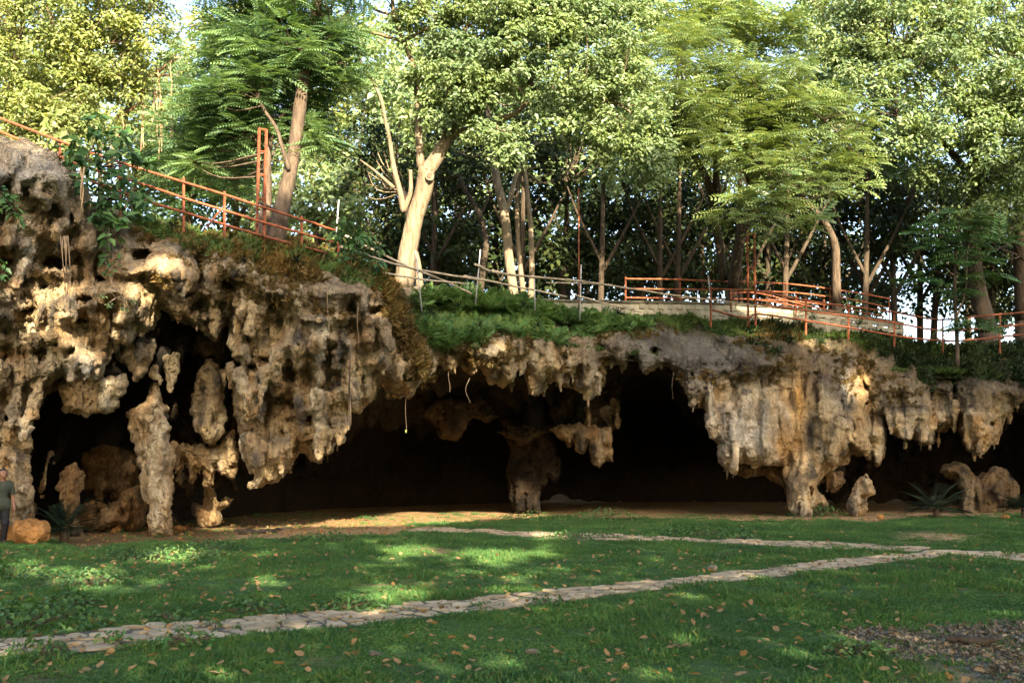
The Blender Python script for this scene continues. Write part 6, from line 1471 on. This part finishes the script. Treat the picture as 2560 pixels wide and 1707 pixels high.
# sapling leaning over the right rim
sb = PT(2395, 905, 35.6)
root = empty('sapling', sb, 'dark slim sapling with ferny fronds before the right railing', 'tree')
(v, f_), p, r = limb_px([(2394, 915, 35.6, 5), (2392, 840, 35.6, 5), (2388, 740, 35.5, 4.5), (2390, 620, 35.4, 3.5), (2398, 560, 35.4, 2)]); nobj('trunk', v, f_, M['dark_bark'], root)
(v, f_), p2, r = limb_px([(2390, 800, 35.5, 2.5), (2415, 720, 35.3, 2), (2420, 620, 35.2, 1.5), (2460, 560, 35, 1)]); nobj('branch', v, f_, M['bark'], root)
sp_, sr_ = crown_spots([(2390, 560, 60, 40, 35.2, .5), (2330, 610, 60, 36, 35.2, .6), (2450, 600, 60, 36, 35.0, .6), (2400, 660, 90, 30, 35.2, .6), (2300, 680, 50, 30, 35.4, .5), (2470, 800, 60, 26, 35, .4), (2490, 690, 50, 26, 35, .4), (2400, 730, 60, 20, 35.2, .4)], 7, (18, 30))
v, f_ = frond_crown(sp_, sr_, 7, 0.75, 8, .25, .34, .10); nobj('crown', v, f_, M['dark_leaf'], root, smooth=False)
b = Geo(); branchlets(b, np.concatenate([p, p2]), sp_, 1, .012, .004, 3); tag(b.build('branches', M['dark_bark'], root), kind='stuff')
# hanging roots and vines on the face and in the cave mouth
def vine(label, u, v0, v1, off, r=.014, sway=3, name='hanging_vine', mat='vine', strands=1):
    Y = float(DEP(u)) + off; g = Geo()
    for s in range(strands):
        t = np.linspace(0, 1, 12); q = rng.uniform(0, 6)
        P = PT(u + sway * np.sin(t * 5 + q) + (s - (strands - 1) / 2) * 3 * (1 - .6 * t), v0 + (v1 - v0) * t * rng.uniform(.85, 1), Y + .03 * np.sin(t * 7 + q))
        g.add(*tube(P, np.linspace(r, r * .5, 12), 5))
    o = g.build(name, M[mat]); return tag(o, label, 'vine')
vine('rusty root strands hanging before the dark hollow at the upper left', 165, 590, 785, -1.7, .008, 4, 'hanging_root', 'mid_bark', 7)
vine('long brown vine hanging down past the left cave lip', 875, 860, 1085, -1.1, .020, 2, mat='mid_bark', strands=2)
vine('thin vine with a pale tip hanging in the dark cave mouth', 1015, 985, 1085, 0.6, .010, 1.5, mat='mid_bark')
vine('thin vine hanging from the grey rim toward the right cave arch', 1682, 930, 1010, -.2, .009, 2, mat='mid_bark')
vine('short thin vine under the middle of the cave lip', 1123, 930, 985, -.4, .010, 2, mat='mid_bark')
vine('curling thin vine just inside the cave lip', 1170, 945, 1010, -.3, .010, 6, mat='mid_bark')
vine('thin pale root on the left rock mass', 820, 720, 835, -1.6, .010, 2, 'hanging_root')
vine('thin pale root beside the pitted hollow', 895, 770, 880, -1.5, .010, 2, 'hanging_root')
vine('brown root running up from the rock under the big shrub', 205, 420, 540, -.9, .025, 4, 'hanging_root', 'vine', 2)
o = tag(nobj('seed_pod', *tube(np.array([PT(1015, 1074, 28.1), PT(1015, 1082, 28.1)]), [.03, .025], 6), M['bright']), 'tiny pale pod at the end of the hanging vine', 'pod')

# -- low plants on the lawn
def weed(label, u, v, r_m, h, n, s, mat='dark_leaf', name='weed'):
    P = gpt(u, v); P[2] = ground_z(P[0], P[1])[0]
    root = empty(name, P, label, 'weed')
    a = rng.random(n) * 6.28; rr = np.sqrt(rng.random(n)); hh = h * (1 - rr ** 2) * rng.uniform(.5, 1, n) + .03
    Q = P + np.stack([r_m * 1.6 * rr * np.cos(a), r_m * rr * np.sin(a), hh], -1)
    nor = nrm(UP * .8 + np.stack([.5 * np.cos(a), .5 * np.sin(a), 0 * a], -1) + .5 * rdir(n)); ax = nrm(np.cross(nor, rdir(n)) + .2 * rdir(n))
    v_, f_ = leaf_geo(Q, ax, nor, s * rng.uniform(.6, 1.2, n), s * .65, .15, .2); nobj('foliage', v_, f_, M[mat], root, smooth=False)
    g = Geo()
    for k in range(min(n // 8, 14)):
        e = Q[k * 8 % n]; g.add(*tube(np.array([P + [rng.normal(0, .05), rng.normal(0, .05), 0], (P + e) / 2 + [0, 0, .03], e]), [.006, .005, .003], 4))
    tag(g.build('stems', M['mid_bark'], root), kind='stuff')
for lb, u, v, r, h, n, s, mt in (('large dark leafy weed patch at the left end of the near path', 70, 1575, .55, .30, 420, .085, 'dark_leaf'), ('dark leafy weed above the weed patch at the left', 180, 1525, .25, .18, 120, .075, 'dark_leaf'), ('dark leafy plants cut by the left edge of the lawn', 20, 1450, .55, .28, 260, .09, 'dark_leaf'),
      ('sunlit leafy weed right of the left lawn edge', 235, 1468, .36, .22, 220, .075, 'fern'), ('wide sunlit weed patch in the upper left lawn', 440, 1398, .75, .22, 420, .075, 'fern'), ('dark weed patch left of the wide sunlit one', 320, 1400, .35, .18, 160, .075, 'dark_leaf'), ('dark weed patch right of the wide sunlit one', 530, 1375, .5, .2, 220, .075, 'dark_leaf'),
      ('dark weed clump on the upper edge of the near path, leftmost', 435, 1558, .22, .12, 90, .07, 'dark_leaf'), ('dark weed clump on the upper edge of the near path, second from left', 640, 1540, .3, .18, 150, .075, 'dark_leaf'), ('dark weed clump on the near path edge by the broad pale stones', 870, 1527, .3, .15, 150, .075, 'dark_leaf'),
      ('round dark weed on the grass in the middle of the lawn', 826, 1355, .42, .22, 180, .08, 'dark_leaf'), ('small dark weed at the lower edge of the near path', 1375, 1512, .16, .12, 70, .06, 'dark_leaf'), ('green weed growing on the lower path edge at the left', 465, 1622, .22, .14, 110, .06, 'grass'), ('small weed growing in the path between the stones', 530, 1577, .07, .08, 26, .05, 'grass'),
      ('small green weed on the path near its left end', 280, 1620, .12, .12, 50, .06, 'grass'), ('green weed at the lower left beneath the path end', 100, 1650, .18, .16, 90, .06, 'dark_leaf'), ('leafy green weed beside the gravel', 2140, 1640, .22, .13, 130, .06, 'fern'), ('green tall weeds right before the cave mouth, middle', 1510, 1300, .9, .4, 260, .11, 'fern'), ('green tall weeds before the cave mouth left of the middle ones', 1320, 1302, .7, .3, 180, .10, 'fern'),
      ('green weeds along the far path', 1715, 1338, .8, .25, 200, .10, 'dark_leaf'), ('dark weed on the far path edge', 1860, 1345, .4, .2, 110, .10, 'dark_leaf'), ('green leafy plant at the foot of the right rock column', 2045, 1288, .7, .45, 220, .12, 'dark_leaf'), ('tiny green plant on the bare soil at the cave mouth', 915, 1302, .25, .16, 60, .08, 'dark_leaf'), ('low weed on the far lawn before the soil patch', 1460, 1345, .6, .18, 120, .09, 'dark_leaf'), ('dark weed near the far path start', 1410, 1345, .4, .16, 90, .09, 'dark_leaf')):
    weed(lb, u, v, r, h, n, s, mt)

# -- boulder, stones, dead wood
def blob(name, label, cat, P, size, mat, seed, lumps=.25, cell=.05, parent=None, tintc=None):
    sx, sy, sz = size; r = np.random.default_rng(seed)
    g = [np.arange(-s * 1.35, s * 1.35 + cell, cell) for s in size]
    X, Y_, Z = np.meshgrid(*g, indexing='ij')
    f_ = np.sqrt((X / sx) ** 2 + (Y_ / sy) ** 2 + (Z / sz) ** 2) - 1 + lumps * lat(X.shape, [max(n * cell / .28, 2) for n in X.shape], r)
    f_[0] = f_[-1] = 1; f_[:, 0] = f_[:, -1] = 1; f_[:, :, 0] = f_[:, :, -1] = 1
    V, Q = surface_nets(f_); W = np.stack([g[k][0] + V[:, k] * cell for k in range(3)], -1); n = vnormals(W, Q)
    if (n * W).sum() < 0: Q = Q[:, ::-1]; n = -n
    W = W + P; W, _, _ = rough(W, n, .5, seed, .5)
    o = nobj(name, W, Q, M[mat], parent, origin=None if parent else P)
    if label: tag(o, label, cat)
    return o
P = gpt(78, 1362); P[2] = .27; blob('boulder', 'orange brown lumpy boulder on the grass edge beside the palm', 'boulder', P, (.40, .36, .30), 'boulder', 3, .3)
P = gpt(35, 1352); P[2] = .17; blob('boulder', 'smaller orange rock leaning at the left of the big boulder', 'boulder', P, (.17, .2, .24), 'boulder', 5, .35, .04)
P = gpt(28, 1350); P[2] = .55; P[1] += .4; blob('boulder', 'upright tan rock between the person and the orange boulder', 'boulder', P, (.14, .2, .55), 'boulder', 8, .3, .04)
for k, (lb, u, v, s) in enumerate((('pale rounded stone lying on the grass below the near path', 942, 1644, .06), ('flat pale stone on the grass in the middle foreground', 1333, 1639, .06), ('dark round stone on the far side of the near path', 1780, 1427, .09), ('pale stone at the cave floor before the rock column', 450, 1325, .14), ('small tan stone at the foot of the left rock mounds', 385, 1322, .12), ('tan stone on the brown soil left of the column', 290, 1330, .10), ('pale stone at the foot of the right rocks', 2200, 1296, .12), ('pale stone on the right grass edge', 2512, 1297, .14))):
    P = gpt(u, v); P[2] = s * .45; blob('stone', lb, 'stone', P, (s, s * .8, s * .55), 'boulder' if k > 2 else 'gravel', 30 + k, .2, s / 5)
P = gpt(2440, 1617); p = np.stack([np.linspace(P[0] - .26, P[0] + .26, 9), P[1] + .05 * np.sin(np.arange(9)), .05 + .03 * np.abs(np.linspace(-1, 1, 9)) ** 1.5 + .012 * rng.standard_normal(9)], -1)
tag(nobj('dead_branch', *tube(p, np.array([.015, .03, .04, .04, .045, .04, .035, .025, .01]), 7, True, .1), M['twig']), 'dark rotten branch lying on the gravel at the lower right', 'branch')
for k, (u0, u1, v, lb) in enumerate(((580, 640, 1331, 'dark stick lying leftmost on the tan soil'), (650, 700, 1330, 'dark stick second from the left on the tan soil'), (690, 735, 1326, 'dark stick lying rightmost on the tan soil'), (600, 690, 1336, 'dark stick lying nearest on the tan soil edge'))):
    a, b_ = gpt(u0, v), gpt(u1, v - 2); g = Geo()
    t = np.linspace(0, 1, 6)[:, None]; p = a + (b_ - a) * t + rng.standard_normal((6, 3)) * [.02, .04, .01] + [0, 0, .05]
    g.add(*tube(p, np.array([.03, .045, .05, .04, .03, .015]), 6, True, .1)); g.add(*tube(np.array([p[3], p[3] + [.15, .1, .06]]), [.02, .008], 5))
    tag(g.build('dead_branch', M['twig']), lb, 'branch')

# ------------------------------------------------------------------ the person at the left edge
def body_sdf(caps, cell, k=0.025, extra=None):
    A = np.array([c[0] for c in caps]); B = np.array([c[1] for c in caps]); R = np.array([max(c[2], c[3]) for c in caps])
    lo = np.minimum(A, B).min(0) - R.max() - .03; hi = np.maximum(A, B).max(0) + R.max() + .03
    g = [np.arange(lo[i], hi[i] + cell, cell) for i in range(3)]
    f_ = np.full([len(q) for q in g], 1.0, np.float32)
    for a, b_, r0, r1 in caps:
        a, b_ = np.array(a), np.array(b_); m = max(r0, r1) + 4 * cell + .03
        sl = tuple(slice(max(int((min(a[i], b_[i]) - m - lo[i]) / cell), 0), int((max(a[i], b_[i]) + m - lo[i]) / cell) + 2) for i in range(3))
        X = g[0][sl[0]][:, None, None] - a[0]; Y_ = g[1][sl[1]][None, :, None] - a[1]; Z = g[2][sl[2]][None, None, :] - a[2]
        e = b_ - a; L_ = e @ e + 1e-9; t = np.clip((X * e[0] + Y_ * e[1] + Z * e[2]) / L_, 0, 1)
        d = np.sqrt((X - t * e[0]) ** 2 + (Y_ - t * e[1]) ** 2 + (Z - t * e[2]) ** 2) - (r0 + (r1 - r0) * t)
        s = f_[sl]; kk = min(k, max(r0, r1) * .8); h = np.clip(.5 + .5 * (s - d) / kk, 0, 1); f_[sl] = s * (1 - h) + d * h - kk * h * (1 - h)
    V, Q = surface_nets(f_); W = lo + V * cell; n = vnormals(W, Q)
    if (n * (W - W.mean(0))).sum() < 0: Q = Q[:, ::-1]
    return W, Q
HS = 1.60 / 1.70
sh, el_, wr = (.185, .0, 1.37), (.235, -.02, 1.09), (.245, -.10, .85)
shr, elr, wrr = (-.185, .0, 1.37), (-.25, .02, 1.10), (-.235, -.08, .86)
body = [((0, .01, .93), (0, .015, 1.12), .115, .105), ((-.05, .01, .95), (.05, .01, .95), .12, .12), ((-.06, .01, 1.27), (.06, .01, 1.27), .115, .115), ((0, .015, 1.12), (0, .01, 1.3), .105, .12), ((-.15, .01, 1.38), (.15, .01, 1.38), .055, .055), ((0, .015, 1.38), (0, -.01, 1.52), .055, .048),
        ((0, -.005, 1.585), (0, .0, 1.615), .084, .086), ((0, .012, 1.61), (0, .012, 1.63), .085, .082), ((0, -.045, 1.535), (0, -.04, 1.57), .042, .06), ((0, -.088, 1.595), (0, -.106, 1.572), .010, .015), ((-.018, -.084, 1.541), (.018, -.084, 1.541), .011, .011), ((-.018, -.083, 1.529), (.018, -.083, 1.529), .010, .010), ((.088, .008, 1.60), (.09, .012, 1.565), .014, .010), ((-.088, .008, 1.60), (-.09, .012, 1.565), .014, .010), ((-.034, -.074, 1.612), (-.026, -.078, 1.612), .013, .013), ((.034, -.074, 1.612), (.026, -.078, 1.612), .013, .013)]
for S_, E_, W_, sg in ((sh, el_, wr, 1), (shr, elr, wrr, -1)):
    body += [(S_, E_, .052, .040), (E_, W_, .041, .027)]
    W_ = np.array(W_); pm = W_ + [0, -.018, -.075]; body.append((W_, pm, .026, .034)); body.append((W_ + [0, -.02, -.04], W_ + [0, .008, -.08], .02, .026))
    for q, (dy, ln_) in enumerate(((-.040, .072), (-.020, .082), (.002, .076), (.022, .058))):
        b0 = pm + [0, dy + .012, -.012]; b1 = b0 + [-.006 * sg, -.006, -ln_ * .5]; b2 = b1 + [-.018 * sg, -.004, -ln_ * .5]
        body += [(b0, b1, .0095, .0085), (b1, b2, .0085, .007)]
    t0 = W_ + [-.005 * sg, -.03, -.03]; t1 = t0 + [-.008 * sg, -.028, -.035]; body += [(t0, t1, .013, .011), (t1, t1 + [-.004 * sg, -.008, -.03], .011, .008)]
hips = ((.085, .01, .92), (-.085, .01, .92))
legs = []
for h, kx, fx in ((hips[0], (.095, -.03, .50), (.10, .02, .085)), (hips[1], (-.10, .0, .50), (-.115, .05, .085))):
    legs += [(h, kx, .088, .058), (kx, fx, .060, .038)]; body += [(h, kx, .082, .054), (kx, fx, .056, .035), (fx, (fx[0] * 1.1, fx[1] - .14, .035), .035, .030)]
sk = plain_mat('brown skin', [(0.15, 0.072, 0.042), (0.19, 0.095, 0.055)], 12, .55, .02)
shirt_m = plain_mat('olive shirt', [(0.035, 0.042, 0.028), (0.055, 0.062, 0.042)], 9, .9, .1)
trou_m = plain_mat('black trousers', [(0.010, 0.010, 0.011), (0.018, 0.018, 0.02)], 9, .9, .1)
hair_m = plain_mat('black hair', [(0.006, 0.005, 0.004), (0.014, 0.011, 0.009)], 30, .5, .1, .4)
PX0 = PT(1, 1300, 21.8); foot = np.array([PX0[0], 21.8, 0.0])
person = empty('person', foot, 'person in olive t-shirt and black trousers standing at the left edge, arm hanging', 'person')
person.rotation_euler = (0, 0, math.radians(48)); person.scale = (HS, HS, HS)
def pmesh(name, caps, mat, cell, k=.025):
    W, Q = body_sdf(caps, cell, k); return obj(name, np_mesh(name, W, Q, mat), person)
pmesh('body', body, sk, .010, .03)
sl = [((0, .01, .92), (0, .015, 1.12), .135, .120), ((-.072, .01, .95), (.072, .01, .95), .128, .128), ((-.072, .01, .87), (.072, .01, .87), .130, .130), ((-.06, .01, 1.27), (.06, .01, 1.27), .130, .130), ((0, .015, 1.12), (0, .01, 1.3), .118, .135), ((-.15, .01, 1.375), (.15, .01, 1.375), .07, .07), ((.16, .0, 1.38), (.222, -.014, 1.17), .074, .066), ((-.16, .0, 1.38), (-.235, .012, 1.18), .074, .066)]
pmesh('shirt', sl, shirt_m, .014, .04)
pmesh('trousers', [(a, b_, r0 + .018, r1 + .022) for a, b_, r0, r1 in legs] + [((-.06, .01, .90), (.06, .01, .90), .125, .125)], trou_m, .014, .04)
for sx, fy in ((.105, .02), (-.12, .05)):
    pmesh('shoe', [((sx, fy + .03, .05), (sx * 1.06, fy - .10, .04), .048, .042), ((sx * 1.06, fy - .1, .04), (sx * 1.08, fy - .15, .035), .042, .034)], trou_m, .012)
pmesh('hair', [((0, .028, 1.645), (0, .03, 1.60), .088, .086), ((0, .0, 1.675), (0, .03, 1.66), .062, .08), ((0, .07, 1.60), (0, .085, 1.56), .055, .05), ((.055, .03, 1.62), (.06, .045, 1.57), .045, .03), ((-.055, .03, 1.62), (-.06, .045, 1.57), .045, .03)], hair_m, .010, .02)
for sx in (-.03, .03):
    pmesh('eye', [((sx, -.086, 1.612), (sx + .001, -.0865, 1.612), .0105, .0105)], hair_m, .004)
print('triangles', sum(len(m.loops) - 2 * len(m.polygons) for m in {o.data for o in scene.objects if o.type == 'MESH'}), 'objects', len(scene.objects))
